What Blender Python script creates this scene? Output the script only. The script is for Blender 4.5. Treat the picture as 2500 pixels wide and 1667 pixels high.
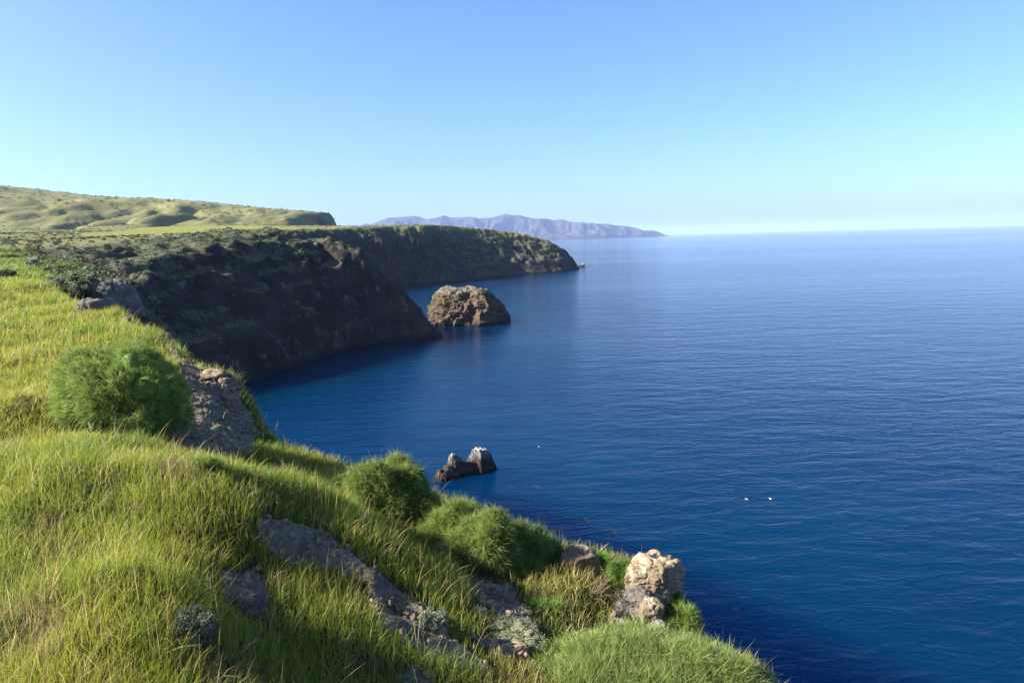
import bpy, math, random
import numpy as np
from mathutils import Matrix, Vector

R = math.radians
rng = np.random.default_rng(7)
scene = bpy.context.scene
for o in list(bpy.data.objects):
    bpy.data.objects.remove(o)

# ------------------------------------------------------------------ camera
W0, H0, FPX = 2500.0, 1667.0, 1667.0
CAMZ = 40.0
ROLL = R(1.62)
PITCH = math.atan(250.4 / FPX)
CAM = np.array([0.0, 0.0, CAMZ])
_f = np.array([0, math.cos(PITCH), -math.sin(PITCH)])
_r0 = np.array([1.0, 0, 0])
_u0 = np.array([0, math.sin(PITCH), math.cos(PITCH)])
CR = _r0 * math.cos(ROLL) - _u0 * math.sin(ROLL)
CU = _u0 * math.cos(ROLL) + _r0 * math.sin(ROLL)
cam_data = bpy.data.cameras.new('camera')
cam_data.sensor_width = 36.0
cam_data.lens = 36.0 * FPX / W0
cam_data.clip_start = 0.1
cam_data.clip_end = 300000.0
cam = bpy.data.objects.new('camera', cam_data)
scene.collection.objects.link(cam)
cam.matrix_world = Matrix(((CR[0], CU[0], -_f[0], CAM[0]), (CR[1], CU[1], -_f[1], CAM[1]),
                           (CR[2], CU[2], -_f[2], CAM[2]), (0, 0, 0, 1)))
scene.camera = cam

# ------------------------------------------------------------------ sky, sun, exposure
SUN_AZ = R(100)      # measured from the view direction (+Y) towards the left (-X)
SUN_EL = R(31)
TOSUN = np.array([-math.sin(SUN_AZ) * math.cos(SUN_EL), math.cos(SUN_AZ) * math.cos(SUN_EL), math.sin(SUN_EL)])
world = bpy.data.worlds.new('World')
scene.world = world
world.use_nodes = True
wn = world.node_tree
wn.nodes.clear()
sky = wn.nodes.new('ShaderNodeTexSky')
sky.sky_type = 'NISHITA'
sky.sun_disc = False
sky.sun_elevation = SUN_EL
sky.sun_rotation = math.atan2(TOSUN[0], TOSUN[1])
sky.altitude = 0
sky.air_density = 0.85
sky.dust_density = 1.5
sky.ozone_density = 7.0
bg = wn.nodes.new('ShaderNodeBackground')
bg.inputs['Strength'].default_value = 0.073
out = wn.nodes.new('ShaderNodeOutputWorld')
wn.links.new(sky.outputs[0], bg.inputs['Color'])
wn.links.new(bg.outputs[0], out.inputs['Surface'])
sd = bpy.data.lights.new('sun', 'SUN')
sd.energy = 5.0
sd.angle = R(0.53)
sd.color = (1.0, 0.93, 0.82)
sun = bpy.data.objects.new('sun', sd)
scene.collection.objects.link(sun)
sun.rotation_euler = Vector(TOSUN).to_track_quat('Z', 'Y').to_euler()
sun.location = (-60, -30, 90)
vs = scene.view_settings
vs.view_transform = 'Standard'
vs.look = 'None'
vs.gamma = 1.0
vs.use_curve_mapping = False
vs.exposure = 1.9
scene.cycles.use_denoising = True
scene.cycles.volume_bounces = 2
scene.cycles.max_bounces = 6
scene.cycles.diffuse_bounces = 3
scene.cycles.transparent_max_bounces = 6


# ------------------------------------------------------------------ pixel <-> place
def ray(px, py):
    v = _f * FPX + CR * (px - W0 / 2) - CU * (py - H0 / 2)
    return v / np.linalg.norm(v)


def P(px, py, Y):
    v = ray(px, py)
    return CAM + v * (Y / v[1])


def seapt(px, py):
    v = ray(px, py)
    return CAM + v * (-CAMZ / v[2])


def project(X):
    d = np.asarray(X) - CAM
    w = d @ _f
    w = np.where(np.abs(w) < 1e-6, 1e-6, w)
    return W0 / 2 + FPX * (d @ CR) / w, H0 / 2 - FPX * (d @ CU) / w, w


# ------------------------------------------------------------------ noise
def _h(ix, iy, iz, seed):
    n = (ix.astype(np.int64) * 374761393 + iy.astype(np.int64) * 668265263 + iz.astype(np.int64) * 2147483647 + seed * 1274126177) & 0xFFFFFFFF
    n = ((n ^ (n >> 13)) * 1274126177) & 0xFFFFFFFF
    n = ((n ^ (n >> 16)) * 2246822519) & 0xFFFFFFFF
    return ((n ^ (n >> 15)) & 0xFFFFFF) / float(0xFFFFFF) * 2 - 1


def vn(x, y, z=None, seed=0):
    """value noise in -1..1 (2D or 3D)"""
    x = np.asarray(x, float)
    y = np.asarray(y, float)
    ix = np.floor(x); iy = np.floor(y)
    fx = x - ix; fy = y - iy
    ux = fx * fx * fx * (fx * (fx * 6 - 15) + 10)
    uy = fy * fy * fy * (fy * (fy * 6 - 15) + 10)
    if z is None:
        zz = np.zeros_like(ix)
        a = _h(ix, iy, zz, seed); b = _h(ix + 1, iy, zz, seed)
        c = _h(ix, iy + 1, zz, seed); d = _h(ix + 1, iy + 1, zz, seed)
        return (a + (b - a) * ux) * (1 - uy) + (c + (d - c) * ux) * uy
    z = np.asarray(z, float)
    iz = np.floor(z); fz = z - iz
    uz = fz * fz * fz * (fz * (fz * 6 - 15) + 10)
    r = []
    for k in (0, 1):
        a = _h(ix, iy, iz + k, seed); b = _h(ix + 1, iy, iz + k, seed)
        c = _h(ix, iy + 1, iz + k, seed); d = _h(ix + 1, iy + 1, iz + k, seed)
        r.append((a + (b - a) * ux) * (1 - uy) + (c + (d - c) * ux) * uy)
    return r[0] * (1 - uz) + r[1] * uz


def fbm(x, y, z=None, octv=4, seed=0, gain=0.5, ridged=False):
    s = 0.0; a = 1.0; t = 0.0; f = 1.0
    ca, sa = math.cos(0.6), math.sin(0.6)
    for i in range(octv):
        xr, yr = (x * ca - y * sa), (x * sa + y * ca)
        n = vn(xr * f + 17.3 * i, yr * f - 9.1 * i, None if z is None else z * f + 5.7 * i, seed + i * 31)
        if ridged:
            n = 1 - 2 * np.abs(n)
        s = s + a * n; t += a; a *= gain; f *= 2.03
        x, y = xr, yr
        if ridged:
            pass
    return s / t


def sstep(a, b, x):
    t = np.clip((x - a) / (b - a), 0, 1)
    return t * t * (3 - 2 * t)


class TPS:
    def __init__(self, pts, lam=0.0):
        pts = np.asarray(pts, float)
        self.p = pts[:, :2]
        n = len(pts)
        K = self._k(self.p) + lam * np.eye(n)
        Q = np.c_[np.ones(n), self.p]
        A = np.block([[K, Q], [Q.T, np.zeros((3, 3))]])
        s = np.linalg.solve(A, np.r_[pts[:, 2], 0, 0, 0])
        self.w, self.c = s[:n], s[n:]

    def _k(self, q):
        d2 = ((q[:, None, :] - self.p[None]) ** 2).sum(-1)
        return np.where(d2 > 1e-12, 0.5 * d2 * np.log(np.maximum(d2, 1e-12)), 0)

    def __call__(self, x, y):
        q = np.c_[np.ravel(x), np.ravel(y)]
        o = np.empty(len(q))
        for i in range(0, len(q), 40000):
            s = q[i:i + 40000]
            o[i:i + 40000] = self._k(s) @ self.w + self.c[0] + s @ self.c[1:]
        return o.reshape(np.shape(x))


def polydist(poly, x, y):
    """signed distance (+ inside) and nearest boundary point"""
    poly = np.asarray(poly, float)[:, :2]
    x = np.asarray(x, float); y = np.asarray(y, float)
    best = np.full(x.shape, 1e18); nx = np.zeros_like(x); ny = np.zeros_like(x)
    ins = np.zeros(x.shape, bool)
    n = len(poly)
    for i in range(n):
        x0, y0 = poly[i]; x1, y1 = poly[(i + 1) % n]
        dx, dy = x1 - x0, y1 - y0
        t = np.clip(((x - x0) * dx + (y - y0) * dy) / (dx * dx + dy * dy + 1e-12), 0, 1)
        qx, qy = x0 + t * dx, y0 + t * dy
        d = (x - qx) ** 2 + (y - qy) ** 2
        m = d < best
        best = np.where(m, d, best); nx = np.where(m, qx, nx); ny = np.where(m, qy, ny)
        if y0 != y1:
            c = ((y0 > y) != (y1 > y)) & (x < (x1 - x0) * (y - y0) / (y1 - y0) + x0)
            ins ^= c
    d = np.sqrt(best)
    return np.where(ins, d, -d), nx, ny


# ------------------------------------------------------------------ mesh helpers
COL = scene.collection


def mesh(name, V, quads=None, tris=None, smooth=True, fattr=None, cattr=None, mats=None, midx=None):
    me = bpy.data.meshes.new(name)
    V = np.ascontiguousarray(V, dtype=np.float32)
    me.vertices.add(len(V))
    me.vertices.foreach_set('co', V.ravel())
    nq = 0 if quads is None else len(quads)
    nt = 0 if tris is None else len(tris)
    loops = np.concatenate([np.asarray(a, np.int32).ravel() for a in (quads, tris) if a is not None and len(a)])
    me.loops.add(len(loops))
    me.loops.foreach_set('vertex_index', loops)
    tot = np.r_[np.full(nq, 4), np.full(nt, 3)].astype(np.int32)
    start = np.r_[0, np.cumsum(tot)[:-1]].astype(np.int32)
    me.polygons.add(nq + nt)
    me.polygons.foreach_set('loop_start', start)
    me.polygons.foreach_set('loop_total', tot)
    me.polygons.foreach_set('use_smooth', np.full(nq + nt, smooth))
    if midx is not None:
        me.polygons.foreach_set('material_index', np.asarray(midx, np.int32))
    me.update(calc_edges=True)
    for k, a in (fattr or {}).items():
        at = me.attributes.new(k, 'FLOAT', 'POINT')
        at.data.foreach_set('value', np.asarray(a, np.float32))
    for k, a in (cattr or {}).items():
        at = me.attributes.new(k, 'FLOAT_COLOR', 'POINT')
        a = np.asarray(a, np.float32)
        if a.shape[1] == 3:
            a = np.c_[a, np.ones(len(a), np.float32)]
        at.data.foreach_set('color', np.ascontiguousarray(a, dtype=np.float32).ravel())
    for m in (mats or []):
        me.materials.append(m)
    return me


def obj(name, me, parent=None, loc=(0, 0, 0), label=None, cat=None, group=None, kind=None):
    o = bpy.data.objects.new(name, me)
    COL.objects.link(o)
    o.location = loc
    if parent is not None:
        o.parent = parent
    if label: o['label'] = label
    if cat: o['category'] = cat
    if group: o['group'] = group
    if kind: o['kind'] = kind
    return o


def gridfaces(nx, ny, keep=None):
    i = np.arange(nx * ny).reshape(ny, nx)
    q = np.stack([i[:-1, :-1], i[:-1, 1:], i[1:, 1:], i[1:, :-1]], -1).reshape(-1, 4)
    if keep is not None:
        q = q[keep[q].any(1)]
    return q


def compact(V, q, *arrs):
    u, inv = np.unique(q, return_inverse=True)
    return (V[u], inv.reshape(q.shape)) + tuple(a[u] for a in arrs)


# ------------------------------------------------------------------ materials
class N:
    def __init__(self, name):
        self.m = bpy.data.materials.new(name)
        self.m.use_nodes = True
        self.t = self.m.node_tree
        self.t.nodes.clear()
        self.out = self.t.nodes.new('ShaderNodeOutputMaterial')

    def n(self, typ, ins=None, **kw):
        nd = self.t.nodes.new('ShaderNode' + typ)
        for k, v in kw.items():
            setattr(nd, k, v)
        for k, v in (ins or {}).items():
            self.set(nd, k, v)
        return nd

    def set(self, nd, k, v):
        s = nd.inputs[k]
        if isinstance(v, bpy.types.NodeSocket):
            self.t.links.new(v, s)
        elif isinstance(v, bpy.types.Node):
            self.t.links.new(v.outputs[0], s)
        else:
            s.default_value = v

    def mix(self, f, a, b, mode='MIX'):
        nd = self.t.nodes.new('ShaderNodeMix')
        nd.data_type = 'RGBA'
        nd.blend_type = mode
        for idx, v in ((0, f), (6, a), (7, b)):
            s = nd.inputs[idx]
            if isinstance(v, (bpy.types.NodeSocket,)):
                self.t.links.new(v, s)
            elif isinstance(v, bpy.types.Node):
                self.t.links.new(v.outputs[0], s)
            else:
                s.default_value = v if idx == 0 else (tuple(v) + (1,))[:4]
        return nd.outputs[2]

    def math(self, op, a, b=0.0, clamp=False):
        nd = self.n('Math', operation=op, use_clamp=clamp)
        self.set(nd, 0, a)
        self.set(nd, 1, b)
        return nd.outputs[0]

    def ramp(self, f, a, b, lo=0.0, hi=1.0):
        nd = self.n('MapRange', {'Value': f, 'From Min': a, 'From Max': b, 'To Min': lo, 'To Max': hi})
        nd.interpolation_type = 'SMOOTHSTEP'
        return nd.outputs[0]

    def coords(self, scale=(1, 1, 1), rot=(0, 0, 0)):
        g = self.n('NewGeometry')
        mp = self.n('Mapping', {'Vector': g.outputs['Position'], 'Scale': scale, 'Rotation': rot})
        return mp.outputs[0]

    def noise(self, scale, detail=4, rough=0.55, vec=None, dist=0.0):
        nd = self.n('TexNoise', {'Scale': scale, 'Detail': detail, 'Roughness': rough, 'Distortion': dist})
        self.set(nd, 'Vector', vec if vec is not None else self.coords())
        return nd.outputs['Fac']

    def attr(self, name):
        return self.n('Attribute', attribute_name=name)

    def bump(self, h, strength=0.5, dist=0.1, normal=None):
        nd = self.n('Bump', {'Height': h, 'Strength': strength, 'Distance': dist})
        if normal is not None:
            self.set(nd, 'Normal', normal)
        return nd.outputs[0]

    def bsdf(self, color, rough=0.9, normal=None, spec=0.2, **kw):
        nd = self.n('BsdfPrincipled', {'Base Color': color if isinstance(color, bpy.types.NodeSocket) else tuple(color) + (1,),
                                       'Roughness': rough, 'Specular IOR Level': spec})
        if normal is not None:
            self.set(nd, 'Normal', normal)
        for k, v in kw.items():
            self.set(nd, k, v)
        self.t.links.new(nd.outputs[0], self.out.inputs['Surface'])
        return nd


def slope(m):
    g = m.n('NewGeometry')
    s = m.n('SeparateXYZ', {0: g.outputs['Normal']})
    return s.outputs[2]


def posz(m):
    g = m.n('NewGeometry')
    s = m.n('SeparateXYZ', {0: g.outputs['Position']})
    return s.outputs[2]


def rock_color(m, c_dark, c_mid, c_pale, s=1.0, pale=0.55):
    n1 = m.noise(0.11 * s, 6, 0.6)
    n2 = m.noise(0.6 * s, 5, 0.65)
    n3 = m.noise(2.3 * s, 4, 0.7)
    streak = m.noise(0.25 * s, 5, 0.6, m.coords((1, 1, 0.25)))
    c = m.mix(m.ramp(n1, 0.38, 0.64), c_dark, c_mid)
    c = m.mix(m.ramp(n2, pale, pale + 0.18, 0, 0.7), c, c_pale)
    c = m.mix(m.ramp(streak, 0.60, 0.74, 0, 0.6), c, c_pale)
    c = m.mix(m.ramp(n3, 0.35, 0.65, 0.45, 0), c, tuple(v * 0.5 for v in c_dark))
    return c, n2, n3


# terrain material for the far coast
def mat_coast():
    m = N('coast_ground')
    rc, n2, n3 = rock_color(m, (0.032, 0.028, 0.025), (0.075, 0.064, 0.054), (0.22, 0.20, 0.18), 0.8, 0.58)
    strata = m.noise(1.0, 5, 0.6, m.coords((0.09, 0.09, 0.45), (0.35, 0.22, 0)), 0.6)
    rc = m.mix(m.ramp(strata, 0.42, 0.60, 0.45, 0), rc, (0.022, 0.019, 0.017))
    crop = m.noise(0.19, 6, 0.72, m.coords((1, 1, 0.6)))
    rc = m.mix(m.ramp(crop, 0.56, 0.68, 0, 0.6), rc, (0.20, 0.185, 0.17))
    red = m.noise(0.045, 4, 0.6)
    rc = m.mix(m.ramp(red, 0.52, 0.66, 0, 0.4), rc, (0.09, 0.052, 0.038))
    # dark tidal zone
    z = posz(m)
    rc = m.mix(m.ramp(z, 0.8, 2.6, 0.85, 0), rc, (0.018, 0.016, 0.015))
    sc_n = m.noise(0.5, 5, 0.7)
    sc_n2 = m.noise(0.06, 3, 0.6)
    scrub = m.mix(m.ramp(sc_n, 0.36, 0.64), (0.038, 0.045, 0.026), (0.115, 0.125, 0.068))
    scrub = m.mix(m.ramp(sc_n2, 0.50, 0.62, 0, 0.5), scrub, (0.12, 0.105, 0.06))
    g_n = m.noise(0.035, 5, 0.62)
    g_n2 = m.noise(0.22, 4, 0.65)
    grass = m.mix(m.ramp(g_n, 0.38, 0.62), (0.19, 0.17, 0.075), (0.145, 0.155, 0.052))
    grass = m.mix(m.ramp(g_n2, 0.55, 0.66, 0, 0.75), grass, (0.055, 0.06, 0.032))
    meadow = m.attr('meadow').outputs['Fac']
    bright = m.mix(m.ramp(g_n2, 0.3, 0.7), (0.16, 0.19, 0.035), (0.21, 0.195, 0.065))
    veg = m.attr('veg').outputs['Fac']
    grassy = m.attr('grassy').outputs['Fac']
    gsum = m.math('ADD', grassy, m.math('MULTIPLY', m.math('SUBTRACT', g_n2, 0.5), 1.4))
    c = m.mix(m.ramp(gsum, 0.3, 0.6), scrub, grass)
    c = m.mix(meadow, c, bright)
    vsum = m.math('ADD', veg, m.math('MULTIPLY', m.math('SUBTRACT', n2, 0.5), 1.3))
    c = m.mix(m.ramp(vsum, 0.35, 0.6), rc, c)
    h = m.math('ADD', n2, m.math('MULTIPLY', n3, 0.4))
    m.bsdf(c, 0.95, m.bump(h, 1.0, 1.6), 0.1)
    return m.m


def mat_island():
    m = N('island_ground')
    n = m.noise(0.0035, 6, 0.65)
    n2 = m.noise(0.0012, 4, 0.6)
    c = m.mix(m.ramp(n, 0.36, 0.64), (0.022, 0.021, 0.018), (0.062, 0.05, 0.042))
    c = m.mix(m.ramp(n2, 0.45, 0.6, 0, 0.6), c, (0.03, 0.036, 0.022))
    m.bsdf(c, 0.95, None, 0.1)
    return m.m


def mat_near(name='slope_soil', c_a=(0.26, 0.225, 0.175), c_b=(0.48, 0.425, 0.34), bd=0.12, sod_c=((0.045, 0.05, 0.018), (0.10, 0.10, 0.035))):
    m = N(name)
    n = m.noise(1.2, 6, 0.65)
    n2 = m.noise(14, 6, 0.72)
    n3 = m.noise(55, 3, 0.7)
    vor = m.n('TexVoronoi', {'Vector': m.coords((1, 1, 1)), 'Scale': 9.0}, feature='DISTANCE_TO_EDGE')
    dirt = m.mix(m.ramp(n, 0.35, 0.65), c_a, c_b)
    dirt = m.mix(m.ramp(n2, 0.40, 0.66), m.mix(0.6, dirt, (0.09, 0.075, 0.06)), dirt)
    dirt = m.mix(m.ramp(n3, 0.60, 0.72, 0, 0.7), dirt, (0.46, 0.42, 0.36))
    sod = m.mix(m.ramp(n2, 0.4, 0.65), *sod_c)
    farg = m.mix(m.ramp(n, 0.4, 0.62), (0.13, 0.19, 0.03), (0.19, 0.20, 0.05))
    c = m.mix(m.attr('fargrass').outputs['Fac'], sod, farg)
    c = m.mix(m.ramp(m.math('ADD', m.attr('dirt').outputs['Fac'], m.math('MULTIPLY', m.math('SUBTRACT', n, 0.5), 0.9)), 0.35, 0.6), c, dirt)
    crack = m.ramp(vor.outputs[0], 0.0, 0.08, 0, 1)
    h = m.math('ADD', m.math('MULTIPLY', n2, 1.0), m.math('ADD', m.math('MULTIPLY', n3, 0.35), m.math('MULTIPLY', crack, 0.15)))
    m.bsdf(c, 0.95, m.bump(h, 1.0, bd), 0.1)
    return m.m


def mat_sea():
    m = N('sea_water')
    rot = R(-24)
    base = m.coords((1, 1, 1), (0, 0, rot))

    def layer(sx, sy, scale, detail, rough, dist=0.0, r=rot):
        v = m.coords((sx, sy, 1), (0, 0, r))
        return m.noise(scale, detail, rough, v, dist)
    swell = layer(0.32, 1.0, 0.10, 2, 0.5, 0.3)
    chop = layer(0.42, 1.0, 0.34, 3, 0.55, 0.5)
    rip = layer(0.55, 1.0, 1.5, 3, 0.6, 0.4, R(-10))
    patch = m.noise(0.004, 4, 0.6, m.coords((0.35, 1, 1)))
    far = m.noise(0.0006, 4, 0.6, m.coords((0.2, 1.6, 1)))
    amp = m.math('MULTIPLY', m.ramp(patch, 0.3, 0.7, 0.6, 1.15), m.ramp(far, 0.38, 0.62, 0.55, 1.1))
    h = m.math('ADD', m.math('MULTIPLY', swell, 1.0), m.math('ADD', m.math('MULTIPLY', chop, 0.72), m.math('MULTIPLY', rip, 0.2)))
    h = m.math('MULTIPLY', h, amp)
    nrm = m.bump(h, 1.0, 0.95)
    pn = m.noise(0.012, 3, 0.6)
    c = m.mix(m.ramp(pn, 0.35, 0.68), (0.0000, 0.0125, 0.048), (0.0000, 0.0175, 0.057))
    nd = m.bsdf(c, 0.08, nrm, 0.22, IOR=1.18)
    nd.inputs['Specular Tint'].default_value = (0.10, 0.62, 1.0, 1)
    nd.inputs['Subsurface Weight'].default_value = 1.0
    nd.inputs['Subsurface Radius'].default_value = (60.0, 160.0, 280.0)
    nd.inputs['Subsurface Scale'].default_value = 1.0
    return m.m


def mat_attr(name, rough=0.6, trans=0.35, spec=0.25, gain=1.0):
    m = N(name)
    a = m.attr('Col').outputs['Color']
    p = m.n('BsdfPrincipled', {'Base Color': a, 'Roughness': rough, 'Specular IOR Level': spec})
    if trans > 0:
        t = m.n('BsdfTranslucent', {'Color': a})
        mx = m.n('MixShader', {0: trans, 1: p.outputs[0], 2: t.outputs[0]})
        m.t.links.new(mx.outputs[0], m.out.inputs['Surface'])
    else:
        m.t.links.new(p.outputs[0], m.out.inputs['Surface'])
    return m.m


def mat_rock(name, dark, mid, pale, s, pale_t=0.55, wet=None, white=None, bd=0.05, green=None):
    m = N(name)
    c, n2, n3 = rock_color(m, dark, mid, pale, s, pale_t)
    if white is not None:
        z0, z1, amt = white
        z = posz(m)
        k = m.math('MULTIPLY', m.ramp(z, z0, z1), m.ramp(m.noise(1.1 * s, 5, 0.7, m.coords((1, 1, 0.4))), 0.40, 0.56))
        c = m.mix(m.math('MULTIPLY', k, amt), c, (0.62, 0.60, 0.55))
    if green is not None:
        z0, z1, col = green
        k = m.math('MULTIPLY', m.ramp(posz(m), z0, z1), m.ramp(m.noise(0.6 * s, 4, 0.6), 0.46, 0.6))
        c = m.mix(k, c, col)
    if wet is not None:
        c = m.mix(m.ramp(posz(m), wet * 0.4, wet, 0.9, 0), c, (0.016, 0.014, 0.012))
    n4 = m.noise(7 * s, 4, 0.7)
    h = m.math('ADD', n2, m.math('ADD', m.math('MULTIPLY', n3, 0.5), m.math('MULTIPLY', n4, 0.25)))
    m.bsdf(c, 0.92, m.bump(h, 1.0, bd), 0.15)
    return m.m


M_COAST = mat_coast()
M_ISLAND = mat_island()
M_NEAR = mat_near()
M_RIDGE = mat_near('ridge_ground', (0.075, 0.065, 0.055), (0.19, 0.17, 0.145), 0.25, ((0.06, 0.06, 0.03), (0.15, 0.12, 0.06)))
M_SEA = mat_sea()
M_GRASS = mat_attr('grass_blades', 0.5, 0.42, 0.35)
M_FEATHER = mat_attr('feathery_leaves', 0.6, 0.4, 0.2)
M_SAGE = mat_attr('sage_leaves', 0.8, 0.2, 0.1)
M_SCRUB = mat_attr('scrub_leaves', 0.85, 0.15, 0.05)
M_WOOD = mat_attr('dry_wood', 0.85, 0.0, 0.1)
M_KELP = mat_attr('kelp_blades', 0.4, 0.2, 0.4)
M_GULL = mat_attr('gull_feathers', 0.7, 0.0, 0.2)
M_PALE = mat_rock('pale_rock', (0.14, 0.105, 0.07), (0.30, 0.235, 0.15), (0.44, 0.37, 0.265), 5.0, 0.5, bd=0.03)
M_GREYROCK = mat_rock('grey_rock', (0.10, 0.088, 0.075), (0.20, 0.18, 0.15), (0.36, 0.33, 0.28), 5.0, 0.52, bd=0.03)
M_STACK = mat_rock('stack_rock', (0.045, 0.033, 0.024), (0.11, 0.075, 0.048), (0.19, 0.145, 0.10), 0.7, 0.52, wet=1.5, bd=0.5,
                   green=(7, 16, (0.12, 0.105, 0.045)), white=(13.5, 17.0, 0.25))
M_TWIN = mat_rock('sea_rock', (0.028, 0.024, 0.021), (0.062, 0.052, 0.044), (0.22, 0.20, 0.18), 2.0, 0.55, wet=0.9, white=(2.0, 4.6, 0.6), bd=0.18)

# ------------------------------------------------------------------ sea
nring = 96
rad = np.array([0.0, 40, 120, 300, 800, 2500, 8000, 30000, 90000])
V = [(0, 2000, 0)]
q = []; t = []
for r_ in rad[1:]:
    for k in range(nring):
        a = 2 * math.pi * k / nring
        V.append((r_ * math.cos(a), 2000 * 0 + r_ * math.sin(a), 0))
V[0] = (0, 0, 0)
for i in range(len(rad) - 1):
    for k in range(nring):
        k2 = (k + 1) % nring
        if i == 0:
            t.append((0, 1 + k, 1 + k2))
        else:
            a = 1 + (i - 1) * nring
            b = 1 + i * nring
            q.append((a + k, b + k, b + k2, a + k2))
sea = obj('sea', mesh('sea', np.array(V, float), np.array(q), np.array(t), mats=[M_SEA]),
          label='deep blue rippled sea reaching to the horizon', cat='sea', kind='structure')

# ------------------------------------------------------------------ far coast: land outline and heights
coast_px = [(580, 948), (640, 922), (712, 898), (790, 872), (857, 850), (960, 836), (1030, 828), (1076, 820)]
coast = [(-170, 40), (-140, 75), (-112, 115), (-97, 155)] + [tuple(seapt(*p)[:2]) for p in coast_px]
coast += [(-40, 298), (-75, 318), (-110, 345), (-140, 400), (-150, 470), (-140, 545), (-118, 600)]
coast += [tuple(seapt(*p)[:2]) for p in [(985, 700), (1000, 695), (1080, 690), (1150, 683), (1190, 681), (1230, 675), (1320, 668), (1365, 664), (1410, 658)]]
coast += [(86, 850), (60, 890), (-20, 930), (-120, 985), (-230, 1080), (-300, 1200), (-345, 1400), (-370, 1550), (-385, 1700), (-460, 1900), (-900, 2300), (-4000, 3000), (-4000, -400), (-170, -400)]
ZP = TPS([(-130, 200, 40), (-200, 210, 42), (-170, 140, 38), (-260, 120, 40), (-160, 280, 46), (-100, 310, 47), (-260, 350, 48), (-160, 420, 50),
          (-150, 620, 53), (-90, 680, 55), (-40, 740, 55), (0, 790, 51), (35, 815, 45), (78, 832, 38), (-300, 700, 61), (-600, 900, 68),
          (-250, 900, 58), (-241, 350, 45), (-450, 600, 57), (-420, 300, 46), (-700, 500, 62), (-700, 1100, 70), (-350, 1100, 58), (-1500, 1100, 80),
          (-1500, 200, 70), (-200, -200, 45), (-1000, 1600, 75), (-400, 1500, 60), (-3000, 2500, 90)], 1.0)
WW = TPS([(-80, 200, 56), (-110, 130, 66), (-62, 255, 46), (-30, 288, 42), (-110, 340, 45), (-140, 500, 40), (-90, 630, 30), (-70, 680, 34), (-40, 705, 60), (0, 745, 76), (45, 795, 66), (80, 823, 28),
          (0, 920, 40), (-340, 1400, 60), (-380, 1700, 40), (-500, 400, 60), (-900, 1500, 60), (-200, 0, 60)], 0.5)
crest_px = [(-400, 440), (-200, 446), (0, 454), (60, 459), (100, 464), (150, 470), (200, 477), (260, 480), (320, 485), (400, 486), (480, 492), (560, 499), (640, 508), (700, 513),
            (755, 516), (795, 520), (815, 528), (832, 543), (848, 558), (870, 575)]
YC = 1600.0
crest = np.array([P(a, b, YC) for a, b in crest_px])


def zfar(x, y):
    # wobbly coast
    wx = 7 * fbm(x / 38, y / 38, octv=4, seed=3) + 2.2 * fbm(x / 9, y / 9, octv=3, seed=5)
    wy = 7 * fbm(x / 38 + 50, y / 38, octv=4, seed=4) + 2.2 * fbm(x / 9 + 40, y / 9, octv=3, seed=6)
    fade = sstep(2600, 1200, y)
    d, _, _ = polydist(coast, x + wx * fade * 0.7, y + wy * fade * 0.7)
    w = np.clip(WW(x, y), 18, 90)
    zp = ZP(x, y)
    zp = zp + 1.2 * fbm(x / 60, y / 60, octv=4, seed=11) * sstep(20, 60, d)
    # gullies running down the cliff
    gul = fbm(x / 16, y / 16, octv=3, seed=21, ridged=True)
    t_ = np.clip(d / w, 0, 1)
    pw = 2.1 - 0.75 * sstep(560, 640, y) * sstep(1000, 900, y) - 0.3 * sstep(690, 740, y) * sstep(950, 880, y)
    g = 1 - (1 - t_) ** pw
    z = zp * g
    band = np.clip(t_ * (1 - t_) * 4, 0, 1)
    z = z + band * (gul * 3.6 + 2.4 * fbm(x / 7, y / 7, octv=4, seed=23))
    # strata steps
    st = np.sin((z + 1.5 * fbm(x / 30, y / 30, octv=2, seed=8)) * 1.1)
    z = z + 0.35 * st * band
    z = np.where(d < 0, np.maximum(d * 0.9, -12), z)
    # hills behind
    zc = np.interp(x, crest[:, 0], crest[:, 2])
    mx = np.interp(x, crest[:, 0], np.arange(len(crest_px)))
    wob = 70 * fbm(x / 260, y / 260, octv=2, seed=31)
    s = sstep(930, YC, y + wob * sstep(930, 1100, y) * sstep(1650, 1400, y))
    s = s * np.where(y > YC, 1 - 0.6 * sstep(YC, YC + 900, y), 1)
    rid = fbm(x / 125 + 0.5 * fbm(x / 120, y / 120, octv=2, seed=37), y / 330, octv=3, seed=33, ridged=True)
    rid2 = fbm(x / 70, y / 200, octv=3, seed=39, ridged=True)
    am = np.clip(4 * s * (1 - s), 0, 1) * np.clip((zc - 70) / 60, 0, 1)
    hz = zc * s + 55 * (1 - s) + am * (-26 * (rid - 0.3) - 11 * (rid2 - 0.25))
    hz = hz + 2.0 * fbm(x / 40, y / 40, octv=4, seed=41) * sstep(950, 1100, y)
    hz = np.where((y > 930) & (d > 0), hz, -50)
    hz = np.minimum(hz, d * 2.2 + 5)
    z = np.maximum(z, hz)
    return z, d, t_


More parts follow.
